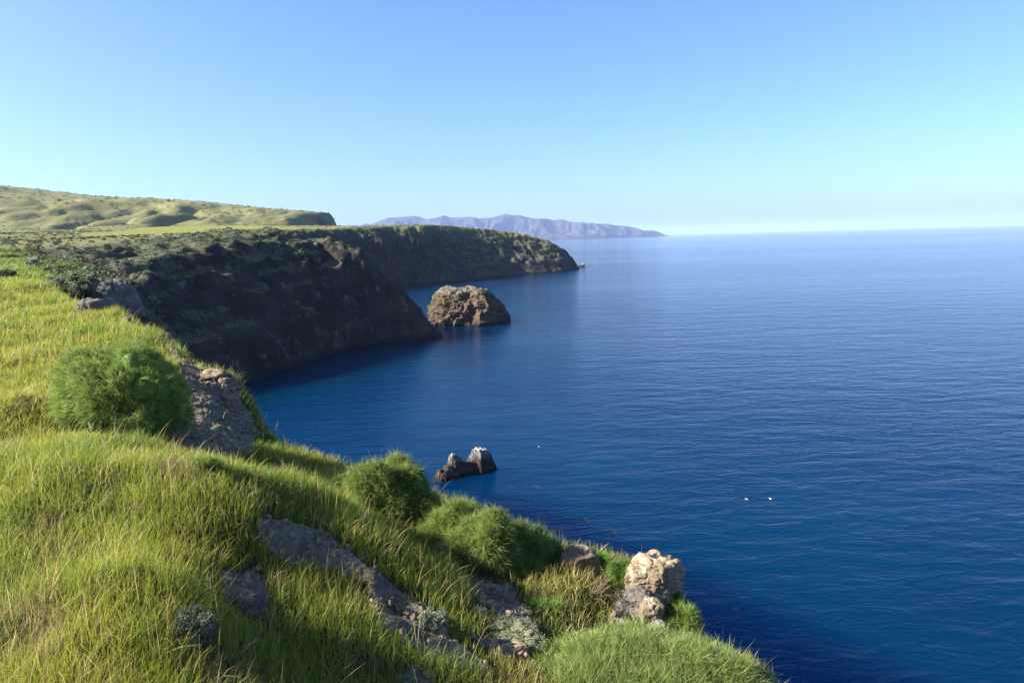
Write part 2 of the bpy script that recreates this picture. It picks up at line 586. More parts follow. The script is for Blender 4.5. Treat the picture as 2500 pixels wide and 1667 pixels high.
# ------------------------------------------------------------------ near slope
S1c = [(0, 1667, 4.0), (-250, 1667, 4.2), (350, 1667, 4.15), (700, 1667, 5.2), (1000, 1667, 5.7), (1250, 1667, 6.1), (1500, 1667, 6.5), (1855, 1667, 7.0),
       (0, 1300, 6.4), (300, 1300, 6.5), (0, 1100, 9.4), (0, 1000, 12), (0, 850, 18), (0, 690, 33), (-250, 800, 24), (-250, 1100, 11), (100, 702, 30),
       (150, 900, 16), (200, 755, 25), (255, 762, 23.5), (332, 808, 21), (383, 830, 19), (300, 1080, 11.8), (427, 862, 18),
       (478, 898, 17), (548, 922, 16.3), (587, 995, 15.6), (500, 1000, 14.6), (450, 1085, 12.6), (560, 1060, 14.0), (654, 1085, 14.8), (700, 1120, 13.6), (790, 1122, 13.8),
       (370, 1110, 9.6), (560, 1145, 9.3), (700, 1185, 9.1), (830, 1240, 8.7), (900, 1290, 8.4), (500, 1300, 6.8), (620, 1270, 7.2),
       (620, 1400, 6.8), (700, 1350, 7.4), (850, 1420, 7.2), (760, 1300, 7.9), (950, 1330, 8.2), (1000, 1500, 6.9), (1100, 1500, 7.3), (1200, 1600, 6.6), (1150, 1440, 8.0),
       (845, 1160, 13.0), (850, 1260, 10.6), (960, 1290, 10.5), (1070, 1240, 11.8), (1180, 1370, 9.9), (1330, 1400, 9.9), (1050, 1390, 9.0), (1250, 1480, 8.5), (1400, 1450, 8.9),
       (1420, 1375, 10.3), (1500, 1400, 9.9), (1560, 1440, 9.5), (1560, 1520, 8.8), (1650, 1560, 8.6), (1400, 1540, 7.9), (1300, 1640, 6.3), (1700, 1620, 7.6),
       (300, 1500, 4.75), (400, 1450, 5.15), (450, 1500, 5.2), (560, 1560, 5.7), (620, 1460, 6.2)]
S1p = [tuple(P(*c)) for c in S1c]
S1p += [(0, 0, CAMZ - 1.75), (-5, 0, CAMZ - 1.7), (-12, 2, CAMZ - 1.3), (3, 0, CAMZ - 2.7), (0, -12, CAMZ - 0.6), (-14, -14, CAMZ + 0.6), (8, -12, CAMZ - 3.5), (-40, 10, CAMZ + 0.5), (-45, 35, CAMZ - 0.4)]
S1 = TPS(S1p, 0.02)
E1px = [(1930, 1667, 6.0), (1870, 1667, 7.0), (1800, 1615, 7.9), (1700, 1560, 8.7), (1650, 1500, 9.4), (1630, 1440, 9.9), (1560, 1405, 10.3), (1420, 1370, 10.7), (1330, 1355, 11.0), (1200, 1290, 11.6),
        (1060, 1220, 12.4), (950, 1180, 13.0), (845, 1152, 13.7), (790, 1122, 14.2), (720, 1110, 14.8), (654, 1085, 15.2), (620, 1055, 15.6), (590, 1005, 15.9), (580, 965, 16.2), (548, 922, 16.6),
        (478, 898, 17.4), (427, 862, 18.4), (383, 830, 19.4), (332, 808, 21.3), (255, 762, 23.9), (200, 755, 25.6), (140, 722, 28.5), (100, 702, 31), (0, 690, 34), (-150, 682, 40)]
E1 = [tuple(P(*c)[:2]) for c in E1px]
E1 = E1 + [(-55, 44), (-90, 30), (-90, -60), (14, -60), (7.5, -10), (4.3, 2)]

S2c = [(0, 672, 46), (50, 660, 52), (50, 640, 62), (0, 625, 75), (0, 600, 95), (100, 655, 56), (170, 668, 48), (235, 668, 46), (270, 694, 43), (200, 722, 40), (150, 715, 40), (300, 722, 42), (330, 765, 40.5), (400, 809, 39.5), (462, 880, 38),
       (190, 645, 56), (120, 632, 72), (260, 760, 39), (350, 850, 37), (-200, 660, 50), (-300, 600, 90)]
S2p = [tuple(P(*c)) for c in S2c] + [(-90, 100, CAMZ + 1), (-60, 20, CAMZ - 1.2)]
S2 = TPS(S2p, 0.05)
E2px = [(462, 878, 38), (410, 812, 40), (367, 765, 41.5), (330, 742, 43), (300, 706, 45), (268, 680, 48), (235, 655, 53), (190, 640, 60), (120, 622, 74), (60, 602, 92), (0, 588, 105), (-150, 575, 125)]
E2 = [tuple(P(*c)[:2]) for c in E2px] + [(-150, 100), (-150, 0), (-35, 0), (-25, 20), (-19.5, 32)]


def near_parts(x, y):
    d1, n1x, n1y = polydist(E1, x, y)
    o1 = np.maximum(-d1, 0)
    z1 = S1(np.where(d1 < 0, n1x, x), np.where(d1 < 0, n1y, y)) - 3.0 * o1 * o1 / (o1 + 0.5)
    z1 = np.minimum(z1, CAMZ + 3)
    d2, n2x, n2y = polydist(E2, x, y)
    o2 = np.maximum(-d2, 0)
    z2 = S2(np.where(d2 < 0, n2x, x), np.where(d2 < 0, n2y, y)) - (1.7 + 1.8 * sstep(62, 46, n2y)) * o2 * o2 / (o2 + 1.2)
    z2 = np.minimum(z2, CAMZ + 3)
    z2 = np.where(y < 26, z2 - (26 - y) * 1.2, z2)
    return z1, z2, d1, d2


# pixel-drawn patches of the near slope (bare soil etc.)
DIRT = [
    [(640, 1285), (720, 1300), (800, 1320), (880, 1385), (960, 1430), (1040, 1500), (1120, 1560), (1180, 1620), (1060, 1630), (960, 1580), (930, 1520), (880, 1440), (800, 1400), (720, 1375), (650, 1340)],
    [(420, 860), (470, 895), (560, 915), (600, 1000), (640, 1070), (600, 1110), (500, 1110), (400, 1090), (370, 1050), (440, 1020), (455, 950)],
    [(1150, 1380), (1200, 1400), (1260, 1470), (1300, 1540), (1270, 1550), (1200, 1480), (1140, 1420)],
    [(1480, 1380), (1560, 1395), (1640, 1440), (1625, 1480), (1600, 1560), (1560, 1570), (1500, 1520), (1510, 1440)],
    [(1660, 1500), (1720, 1555), (1800, 1610), (1760, 1625), (1660, 1580)],
    [(1130, 1555), (1240, 1570), (1350, 1590), (1340, 1605), (1230, 1590)],
    [(540, 1420), (630, 1400), (660, 1500), (640, 1560), (560, 1520)],
]


def dirtmask(px, py, x, y):
    m = np.zeros(np.shape(px))
    nz = 26 * fbm(x / 0.55, y / 0.55, octv=4, seed=57, gain=0.6)
    for pl in DIRT:
        d, _, _ = polydist(pl, px, py)
        m = np.maximum(m, sstep(-14, 10, d + nz))
    return m


def znear(x, y):
    z1, z2, d1, d2 = near_parts(x, y)
    X = np.stack([x, y, z1], -1)
    px, py, w = project(X)
    onscreen = (w > 1) & (px > -300) & (px < 2200) & (py < 1900) & (d1 > -2.5)
    dm = np.where(onscreen, dirtmask(px, py, x, y), 0)
    rough1 = np.maximum(dm, sstep(0.1, -1.2, d1))
    hum = 0.24 * fbm(x / 1.9, y / 1.7, octv=3, seed=51) * sstep(1.0, 4, y) + 0.05 * fbm(x / 0.45, y / 0.45, octv=2, seed=52)
    rk = 0.20 * fbm(x / 0.7, y / 0.7, octv=5, seed=53, gain=0.62) + 0.13 * fbm(x / 0.5, y / 0.5, z1 / 0.5, octv=4, seed=54, ridged=True)
    big = fbm(x / 4, y / 4, octv=4, seed=55, ridged=True) * sstep(-0.5, -3, d1) * 0.8
    z1 = z1 + hum * (1 - 0.5 * rough1) + rk * rough1 + big
    r2 = sstep(0.3, -1.5, d2)
    z2 = z2 + 0.25 * fbm(x / 3, y / 3, octv=4, seed=61) + r2 * (0.9 * fbm(x / 3.1, y / 3.1, octv=5, seed=63, gain=0.6) + 0.5 * fbm(x / 1.6, y / 1.6, octv=4, seed=64, ridged=True))
    which = z2 > z1
    return np.maximum(z1, z2), which, dm, d1, d2, np.where(which, r2, rough1)


def spaced(segs):
    out_ = [segs[0][0]]
    for a, b, s0, s1 in segs:
        x_ = a
        while x_ < b - 1e-9:
            s_ = s0 + (s1 - s0) * (x_ - a) / (b - a)
            x_ = min(x_ + s_, b)
            out_.append(x_)
    return np.array(out_)


nxs = spaced([(-62, -30, 0.6, 0.35), (-30, -9, 0.35, 0.09), (-9, 5, 0.07, 0.07), (5, 26, 0.12, 0.8)])
nys = spaced([(-8, 2, 0.5, 0.12), (2, 16.5, 0.07, 0.08), (16.5, 45, 0.1, 0.4), (45, 95, 0.4, 0.9)])
NX, NY = np.meshgrid(nxs, nys)
NZ, NW2, NDM, ND1, ND2, NRG = znear(NX, NY)
ZF0, DF0, _ = zfar(NX, NY)
NP = np.stack([NX, NY, NZ], -1)
npx, npy, npw = project(NP)
fargrass = np.where(NW2, sstep(0.5, 2.0, ND2) * sstep(260, 120, npx), 0)
dirt_at = np.where(NW2, np.clip(1 - sstep(-0.2, 1.2, ND2) * 0.9, 0, 1) * sstep(54, 46, NY), np.maximum(NDM, sstep(0.0, -0.8, ND1)))
fg_keep = (NZ > -1.5) & (NZ > ZF0 - 1.0)
fq = gridfaces(len(nxs), len(nys), fg_keep.ravel())
isw2 = NW2.ravel()[fq].mean(1) > 0.5
for nm, sel, lab in (('near_slope', ~isw2, 'steep grassy slope with bare grey soil patches in the foreground'),
                     ('rocky_ridge', isw2, 'low rocky ridge with shrubs behind the grassy foreground slope')):
    Vv, qq, a1, a2 = compact(NP.reshape(-1, 3), fq[sel], dirt_at.ravel(), fargrass.ravel())
    obj(nm, mesh(nm, Vv, qq, fattr={'dirt': a1, 'fargrass': a2}, mats=[M_NEAR if nm == 'near_slope' else M_RIDGE]), label=lab, cat='slope' if nm == 'near_slope' else 'ridge', kind='structure')

# far coast mesh
fxs = spaced([(-3600, -900, 60, 9), (-900, -320, 9, 2.6), (-320, -170, 2.4, 1.2), (-170, 0, 0.85, 0.95), (0, 110, 1.2, 1.8)])
fys = spaced([(40, 150, 2.5, 1.2), (150, 350, 0.9, 0.9), (350, 560, 1.6, 2.2), (560, 860, 1.5, 1.7), (860, 1000, 2.2, 4), (1000, 1650, 5, 6), (1650, 2700, 10, 60)])
FX, FY = np.meshgrid(fxs, fys)
FZ, FD, FT = zfar(FX, FY)
hid = (FX > -62) & (FX < 26) & (FY < 95)
inview = (FX / np.maximum(FY, 1) > -1.05)
FP = np.stack([FX, FY, FZ], -1)
fpx, fpy, fpw = project(FP)
# rough cliff faces: shove points sideways
gy, gx = np.gradient(FZ, fys, fxs)
sl = np.sqrt(gx ** 2 + gy ** 2)
nrm = np.stack([-gx, -gy, np.ones_like(gx)], -1)
nrm /= np.linalg.norm(nrm, axis=-1, keepdims=True)
cl = sstep(0.35, 0.9, sl) * sstep(-1, 2, FD)
disp = 1.5 * fbm(FX / 5.5, FY / 5.5, FZ / 5.5, octv=4, seed=71, gain=0.62) + 1.9 * fbm(FX / 12, FY / 12, FZ / 26, octv=4, seed=75, ridged=True, gain=0.55)
FP = FP + nrm * (disp * cl)[..., None]
veg = sstep(1.25, 0.62, sl) * sstep(4, 16, FZ)
veg = np.maximum(veg, 0.55 * sstep(0.35, 0.8, FT) * sstep(0.2, 0.4, FT))
grassy = sstep(0.98, 1.0, FT) * sstep(30, 80, FD)
grassy = np.maximum(grassy * (0.6 + 0.4 * sstep(300, 520, FY)), sstep(940, 1050, FY))
MEADOW = [
    [(200, 572), (330, 560), (380, 548), (520, 546), (640, 552), (850, 565), (700, 568), (560, 572), (420, 580), (300, 580), (210, 580)],
    [(860, 562), (1000, 556), (1150, 557), (1300, 570), (1390, 588), (1300, 582), (1150, 566), (1000, 562)],
]
meadow = np.zeros_like(FX)
for pl in MEADOW:
    d_, _, _ = polydist(pl, fpx, fpy)
    meadow = np.maximum(meadow, sstep(-6, 5, d_ + 4 * fbm(FX / 30, FY / 12, octv=3, seed=81)))
meadow *= sstep(280, 330, FY) * sstep(1100, 950, FY) * sstep(0.7, 0.95, FT)
keep = (FZ > -3) & ~hid & inview
cq = gridfaces(len(fxs), len(fys), keep.ravel())
cyc = FY.ravel()[cq].mean(1)
cxc = FX.ravel()[cq].mean(1)
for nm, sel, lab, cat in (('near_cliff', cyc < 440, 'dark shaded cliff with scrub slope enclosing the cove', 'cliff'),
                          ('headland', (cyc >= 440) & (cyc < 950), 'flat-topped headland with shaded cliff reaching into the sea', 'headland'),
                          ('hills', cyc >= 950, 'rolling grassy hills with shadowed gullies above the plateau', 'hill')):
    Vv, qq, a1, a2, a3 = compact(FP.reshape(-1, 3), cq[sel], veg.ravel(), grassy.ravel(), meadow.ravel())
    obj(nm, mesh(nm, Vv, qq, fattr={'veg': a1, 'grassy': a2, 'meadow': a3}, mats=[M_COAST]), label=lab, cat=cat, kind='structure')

# ------------------------------------------------------------------ distant island
isl_px = [(830, 572), (868, 556), (890, 546), (905, 548), (945, 532), (990, 529), (1018, 527.5), (1040, 535), (1060, 533), (1083, 525.5), (1100, 531), (1150, 529.5), (1170, 533), (1200, 531.5),
          (1234, 522), (1252, 526), (1266, 525), (1300, 533), (1318, 534), (1334, 533.5), (1352, 538), (1372, 535.5), (1395, 542), (1420, 544), (1440, 547), (1482, 546), (1500, 550), (1530, 552), (1555, 557),
          (1570, 563), (1595, 562), (1612, 568), (1622, 573), (1640, 578)]
YI = 15000.0
ic = np.array([P(a, b, YI) for a, b in isl_px])
ixs = np.linspace(ic[0, 0] - 200, ic[-1, 0], 520)
iys = np.linspace(YI - 1700, YI + 2200, 110)
IX, IY = np.meshgrid(ixs, iys)
ih = np.interp(IX, ic[:, 0], ic[:, 2])
front = YI - 1500 + 500 * fbm(IX / 1800, IX * 0, octv=4, seed=91) + 1200 * sstep(1500, 3300, IX)
s_ = np.where(IY < YI, np.clip((IY - front) / (YI - front), 0, 1), 1 - 0.9 * sstep(YI, YI + 2200, IY))
rr = fbm(IX / 620, IY / 1100, octv=5, seed=93, ridged=True, gain=0.55)
prof = 0.10 * sstep(0, 0.03, s_) + 0.90 * s_ ** 1.05
am = np.clip(4 * s_ * (1 - s_), 0, 1)
IZ = ih * prof + am * (240 * (rr - 0.3)) * np.clip(ih / 300, 0.1, 1)
IZ = np.where(IY > YI, np.minimum(IZ, ih * (1 - 0.25 * sstep(YI, YI + 800, IY))), IZ)
IZ = np.where((s_ <= 0), -20, IZ)
IZ = np.where(ih < 8, np.minimum(IZ, ih), IZ)
IPt = np.stack([IX, IY, IZ], -1).reshape(-1, 3)
iq = gridfaces(520, 110, (IZ > -10).ravel())
Vv, qq = compact(IPt, iq)
obj('island', mesh('island', Vv, qq, smooth=True, mats=[M_ISLAND]), label='hazy blue mountainous island on the horizon', cat='island', kind='structure')


# ------------------------------------------------------------------ picking places on the ground
def zground(x, y):
    x = np.atleast_1d(np.asarray(x, float)); y = np.atleast_1d(np.asarray(y, float))
    a = znear(x, y)[0]
    b = zfar(x, y)[0]
    return np.maximum(a, b)


def bilin(x, y):
    i = np.clip(np.searchsorted(nxs, x) - 1, 0, len(nxs) - 2)
    j = np.clip(np.searchsorted(nys, y) - 1, 0, len(nys) - 2)
    u = np.clip((x - nxs[i]) / (nxs[i + 1] - nxs[i]), 0, 1)
    v = np.clip((y - nys[j]) / (nys[j + 1] - nys[j]), 0, 1)
    return (NZ[j, i] * (1 - u) + NZ[j, i + 1] * u) * (1 - v) + (NZ[j + 1, i] * (1 - u) + NZ[j + 1, i + 1] * u) * v


def hit(px, py, ymin=2.0, ymax=90.0):
    v = ray(px, py)
    ys = np.geomspace(ymin, ymax, 1500)
    p = CAM[None] + v[None] * (ys / v[1])[:, None]
    zz = bilin(p[:, 0], p[:, 1])
    k = np.argmax(p[:, 2] < zz) if (p[:, 2] < zz).any() else len(ys) - 1
    q_ = p[k].copy()
    q_[2] = zz[k]
    return q_


# ------------------------------------------------------------------ rocks
import bmesh
_ico = {}
FOOT = []      # ground covered by plants and rocks: no grass there


def ico(n):
    if n not in _ico:
        b = bmesh.new()
        bmesh.ops.create_icosphere(b, subdivisions=n, radius=1.0)
        b.verts.ensure_lookup_table()
        v = np.array([x.co[:] for x in b.verts])
        f = np.array([[l.index for l in x.verts] for x in b.faces])
        b.free()
        _ico[n] = (v, f)
    return _ico[n]


def blob(planes, n=5, k=9, amp=(), seed=0, origin=(0, 0, 0)):
    """rock from cutting planes (normal, distance from origin), roughened"""
    d, f = ico(n)
    s = np.zeros(len(d))
    for nn, dist in planes:
        nn = np.array(nn, float)
        nn /= np.linalg.norm(nn)
        s += (np.maximum(d @ nn, 0) / float(dist)) ** k
    v = d * (1 / s ** (1.0 / k))[:, None]
    nr = v / np.linalg.norm(v, axis=1, keepdims=True)
    off = np.zeros(len(v))
    for a, sc, rg in amp:
        off += a * fbm(v[:, 0] / sc + seed, v[:, 1] / sc, v[:, 2] / sc, octv=3, seed=seed, ridged=rg, gain=0.55)
    v = v + nr * off[:, None]
    return v + np.array(origin), f


def rock(name, V, F, mat, loc, label, cat='rock', group=None, rot=0.0, smooth=True, parent=None):
    ca, sa = math.cos(rot), math.sin(rot)
    V = np.c_[V[:, 0] * ca - V[:, 1] * sa, V[:, 0] * sa + V[:, 1] * ca, V[:, 2]]
    return obj(name, mesh(name, V, tris=F, smooth=smooth, mats=[mat]), loc=loc, label=label, cat=cat, group=group)


# big sea stack
sp = seapt(1142, 794)
sc = sp[1] / FPX
stk = [((-0.82, -0.15, 0.57), 17.0), ((-0.9, 0.1, -0.42), 15.5), ((0.13, -0.12, 1), 12.3), ((0.77, -0.1, 0.62), 12.2), ((0.95, 0, 0.1), 16.5),
       ((0.05, -0.86, 0.5), 12.0), ((-0.5, -0.8, 0.3), 15.0), ((0.6, -0.75, 0.3), 14.0), ((0, 0.9, 0.35), 13), ((-0.6, 0.75, 0.25), 15), ((0.6, 0.75, 0.25), 15), ((0, -1, -0.2), 13), ((0, 0, -1), 14)]
v1, f1 = blob(stk, 6, 24, ((2.0, 9, True), (1.9, 4.5, True), (1.0, 1.7, True)), 11, (0, 0, 5.5))
v2, f2 = blob([((1, 0, 0), 3.6), ((-1, 0, 0), 4), ((0, 1, 0), 4), ((0, -1, 0), 3.6), ((0.2, 0, 1), 3.0), ((0, 0, -1), 4), ((0.6, -0.5, 0.6), 3.3)], 4, 8, ((0.9, 2.5, True), (0.4, 1.0, False)), 17, (14.8, -3.0, 1.2))
v1[:, 2] = np.where(v1[:, 2] > 0, v1[:, 2] * 0.82, v1[:, 2])
rock('sea_stack', np.r_[v1, v2], np.r_[f1, f2 + len(v1)], M_STACK, (sp[0] + 0.4, sp[1] + 11.5, 0), 'large rounded brown sea stack standing off the dark cliff', 'sea stack', smooth=False)

# twin-peaked sea rock
tp = seapt(1135, 1156)
g1 = np.linspace(-6.5, 6.5, 150)
g2 = np.linspace(-6.0, 5.5, 130)
TX, TY = np.meshgrid(g1, g2)
wx = TX + 0.35 * fbm(TX / 1.3, TY / 1.3, octv=4, seed=101)
wy = TY + 0.35 * fbm(TX / 1.3 + 9, TY / 1.3, octv=4, seed=103)
TZ = np.full_like(TX, -3.0)
for (x_, y_, h_, r_, k_) in ((-3.5, -2.5, 1.5, 0.8, 1.7), (-2.7, -1.9, 2.0, 0.7, 2.0), (-4.2, -2.3, 0.8, 0.3, 1.5), (-1.9, -0.9, 3.7, 0.5, 2.8), (-1.75, -0.7, 3.1, 0.85, 2.8), (-0.6, -0.2, 1.8, 0.8, 2.0), (0.6, 0.3, 1.8, 0.9, 2.0),
                             (2.2, 1.2, 3.9, 0.75, 2.6), (2.8, 1.5, 3.5, 1.0, 2.5), (1.7, 0.9, 3.1, 0.5, 2.0), (3.6, 2.0, 2.7, 0.8, 2.4)):
    TZ = np.maximum(TZ, h_ - k_ * np.maximum(np.hypot((wx - x_), (wy - y_) * 1.15) - r_, 0))
TZ = TZ + 0.5 * fbm(TX / 0.8, TY / 0.7, octv=4, seed=107, ridged=True) + 0.18 * fbm(TX / 0.3, TY / 0.3, octv=3, seed=109)
tq = gridfaces(150, 130, (TZ > -1.2).ravel())
Vv, qq = compact(np.stack([TX, TY, TZ], -1).reshape(-1, 3), tq)
obj('sea_rock', mesh('sea_rock', Vv, qq, smooth=False, mats=[M_TWIN]), loc=(tp[0], tp[1], 0), label='small twin-peaked dark rock with white bird-stained tops in the water', cat='rock')

# little rocks off the headland tip
tr = seapt(1424, 651)
v1, f1 = blob([((1, 0, 0.4), 2.2), ((-1, 0, 0.3), 2.2), ((0, -1, 0.3), 2.4), ((0, 1, 0.3), 2.4), ((0, 0, 1), 5.0), ((0, 0, -1), 3)], 4, 6, ((0.6, 1.6, True),), 23)
v2, f2 = blob([((1, 0, 0.4), 3.2), ((-1, 0, 0.3), 5), ((0, -1, 0.3), 2.4), ((0, 1, 0.3), 2.4), ((0, 0, 1), 1.8), ((0, 0, -1), 3)], 4, 6, ((0.6, 1.6, True),), 29, (-2.5, 0, 0))
rock('tiny_sea_rock', np.r_[v1, v2], np.r_[f1, f2 + len(v1)], M_TWIN, (tr[0], tr[1], 0), 'tiny jagged rock poking from the sea off the headland tip', 'rock')


def boulder(px, py, wpx, hpx, dpx, mat, label, seed, n=5, sink=0.25, rot=0.0, cat='rock', name='boulder', tilt=None, rough=1.0):
    q0 = hit(px, py)
    s_ = (q0 - CAM) @ _f / FPX
    a, h_, b = wpx * s_ / 2, hpx * s_ * 1.08, dpx * s_ / 2
    r_ = np.random.default_rng(seed)
    pl = []
    for k in range(8):
        ang = k * 2.399 + r_.uniform(-.3, .3)
        el = r_.uniform(-0.2, 0.65)
        nn = np.array([math.cos(ang), math.sin(ang), el])
        pl.append((nn / np.linalg.norm(nn), r_.uniform(0.62, 1.05)))
    pl += [((0.1, -0.1, 1), 0.8), ((0, 0, -1), 0.9), ((-0.3, -0.2, 1), 0.9), ((0.4, 0.2, 0.9), 0.85)]
    v, f = blob(pl, n, 16, ((0.20 * rough, 0.7, True), (0.10 * rough, 0.26, False), (0.07 * rough, 0.10, True)), seed)
    v = v * np.array([a, b, h_ * 0.62])
    v[:, 2] += h_ * (0.5 - sink)
    vv = ray(px, py)
    q1 = hit(px, py + 0.6 * b * vv[2] / s_)
    FOOT.append((q1[0], q1[1], a, b))
    return rock(name, v, f, mat, tuple(q1), label, cat, rot=rot)


BOULD = [
    (1588, 1442, 150, 80, 125, M_PALE, 'large pale cream boulder on the cliff edge lit by the sun', 31, 6),
    (1422, 1400, 104, 62, 70, M_PALE, 'low pale rock in front of the sea beside the feathery bush', 37, 5),
    (1565, 1478, 90, 40, 80, M_GREYROCK, 'grey rock at the foot of the large pale boulder', 41, 5),
    (1590, 1520, 66, 58, 60, M_PALE, 'pale blocky rock below the large boulder with a sunlit face', 43, 5),
    (1606, 1566, 60, 48, 50, M_GREYROCK, 'grey pitted rock beside the dark green cliff-edge bush', 47, 5),
    (1535, 1402, 40, 26, 32, M_GREYROCK, 'small grey rock against the near side of the large boulder', 53, 4),
    (312, 797, 26, 24, 24, M_GREYROCK, 'small white rock at the edge of the grass slope', 59, 4),
    (520, 918, 62, 15, 40, M_PALE, 'flat pale slab on top of the bare soil ledge', 61, 4),
    (548, 935, 26, 12, 20, M_PALE, 'small flat pale stone lying by the slab on the ledge', 67, 4),
    (600, 1500, 80, 50, 60, M_GREYROCK, 'grey crumbly rock shaded among the grass', 71, 5),
    (1770, 1612, 90, 50, 60, M_GREYROCK, 'grey rock on the cliff edge behind the big feathery bush', 73, 5),
    (1170, 1500, 34, 16, 26, M_GREYROCK, 'small stone on the bare soil strip between grasses', 79, 4),
    (1255, 1592, 70, 20, 30, M_PALE, 'thin pale stone ledge beside the grey sage', 83, 5),
]
for b in BOULD:
    boulder(*b[:5], b[5], b[6], b[7], b[8])

# outcrop on the far side of the rocky ridge
for px, py, w_, h_, lab, sd_ in ((272, 752, 110, 75, 'blue-grey rock outcrop under the dark shrubs on the ridge', 89), (225, 765, 80, 40, 'dark shaded rock below the ridge shrubs', 97)):
    boulder(px, py, w_, h_, 70, M_GREYROCK, lab, sd_, 5, name='rock_outcrop')

# stones scattered on the bare soil (stuff)
rs = np.random.default_rng(5)
cand = np.argwhere((NDM > 0.6) & (ND1 > -0.6) & ~NW2)
pick = cand[rs.integers(0, len(cand), 2600)]
bv, bf = ico(1)
VV = []; FF = []
for i, (j, k) in enumerate(pick):
    r_ = 0.012 + 0.035 * rs.random() ** 3
    v = bv * r_ * rs.uniform(0.6, 1.3, 3) * (1 + 0.25 * rs.normal(size=(len(bv), 1)))
    VV.append(v + NP[j, k] + np.array([rs.uniform(-.03, .03), rs.uniform(-.03, .03), r_ * 0.2]))
    FF.append(bf + i * len(bv))
obj('stone_chips', mesh('stone_chips', np.concatenate(VV), tris=np.concatenate(FF), smooth=False, mats=[M_PALE]), label='small pale stone chips scattered on the bare soil', cat='stones', kind='stuff')


# ------------------------------------------------------------------ foliage builders
def strips(B, D, L, Wd, bend, up, col0, col1, rng_, nseg=2):
    """thin tapering leaves: base B, direction D, length L, width Wd; returns verts, quads, tris, colours"""
    n = len(B)
    side = np.cross(D, rng_.normal(size=(n, 3)))
    side /= np.linalg.norm(side, axis=1, keepdims=True) + 1e-9
    ts = np.linspace(0, 1, nseg + 1)
    lev = []
    cl_ = []
    for t_ in ts:
        c = B + D * (L * t_)[:, None] + up * (bend * L * t_ * t_)[:, None]
        cc = col0 * (1 - t_) + col1 * t_
        if t_ < 1:
            w_ = (Wd * (1 - 0.75 * t_))[:, None] / 2
            lev += [c - side * w_, c + side * w_]
            cl_ += [cc, cc]
        else:
            lev.append(c)
            cl_.append(cc)
    m = len(lev)
    V = np.stack(lev, 1).reshape(-1, 3)
    C = np.stack(cl_, 1).reshape(-1, 3)
    base = (np.arange(n) * m)[:, None]
    Q = np.concatenate([base + np.array([[2 * s, 2 * s + 1, 2 * s + 3, 2 * s + 2]]) for s in range(nseg - 1)]) if nseg > 1 else np.zeros((0, 4), int)
    T = base + np.array([[2 * nseg - 2, 2 * nseg - 1, 2 * nseg]])
    return V, Q, T, C


def leafquads(Pp, Nn, size, asp, cols, rng_, jit=0.7):
    n = len(Pp)
    nn = Nn + jit * rng_.normal(size=(n, 3))
    nn /= np.linalg.norm(nn, axis=1, keepdims=True)
    a = np.cross(nn, rng_.normal(size=(n, 3)))
    a /= np.linalg.norm(a, axis=1, keepdims=True) + 1e-9
    b = np.cross(nn, a)
    a = a * (size / 2)[:, None]
    b = b * (size * asp / 2)[:, None]
    V = np.stack([Pp - a, Pp + b, Pp + a, Pp - b], 1).reshape(-1, 3)
    Q = np.arange(4 * n).reshape(n, 4)
    C = np.repeat(cols, 4, 0)
    return V, Q, C


def tube(pts, r0, r1, ns=5):
    pts = np.asarray(pts, float)
    n = len(pts)
    V = []
    for i, p in enumerate(pts):
        t_ = pts[min(i + 1, n - 1)] - pts[max(i - 1, 0)]
        t_ = t_ / (np.linalg.norm(t_) + 1e-9)
        a = np.cross(t_, (0.3, 0.2, 0.9) if abs(t_[2]) < 0.9 else (1, 0, 0))
        a /= np.linalg.norm(a)
        b = np.cross(t_, a)
        r_ = r0 + (r1 - r0) * i / (n - 1)
        for k in range(ns):
            an = 2 * math.pi * k / ns
            V.append(p + r_ * (a * math.cos(an) + b * math.sin(an)))
    Q = [(i * ns + k, i * ns + (k + 1) % ns, (i + 1) * ns + (k + 1) % ns, (i + 1) * ns + k) for i in range(n - 1) for k in range(ns)]
    return np.array(V), np.array(Q)


def join(parts):
    Vs, Qs, Cs, o = [], [], [], 0
    for V, Q, C in parts:
        Vs.append(V); Qs.append(Q + o); Cs.append(C); o += len(V)
    return np.concatenate(Vs), np.concatenate(Qs), np.concatenate(Cs)


def lobes(rx, ry, rz, nl, rng_):
    """a loose crown: a core and many smaller heads set round it at uneven heights"""
    L = [(np.array([0, 0, rz * 0.40]), np.array([rx * 0.66, ry * 0.66, rz * 0.42]))]
    for k in range(nl):
        a = 2.399 * k + rng_.uniform(-.5, .5)
        e = math.asin(min(1.0, (k + 0.5) / nl * 0.90)) + rng_.uniform(-.2, .15)
        out_ = rng_.uniform(0.50, 0.80)
        rr_ = rng_.uniform(0.22, 0.40)
        L.append((np.array([rx * out_ * math.cos(a) * math.cos(e), ry * out_ * math.sin(a) * math.cos(e), rz * (0.22 + (out_ - 0.13) * math.sin(e))]),
                  np.array([rx, ry, rz * 0.8]) * rr_ * rng_.uniform(0.8, 1.25, 3)))
    kz = rz * 0.96 / max(c[2] + r[2] for c, r in L)
    kx = rx * 0.94 / max(abs(c[0]) + r[0] for c, r in L)
    return [(c * np.array([kx, kx, kz]), r * np.array([kx, kx, kz])) for c, r in L]


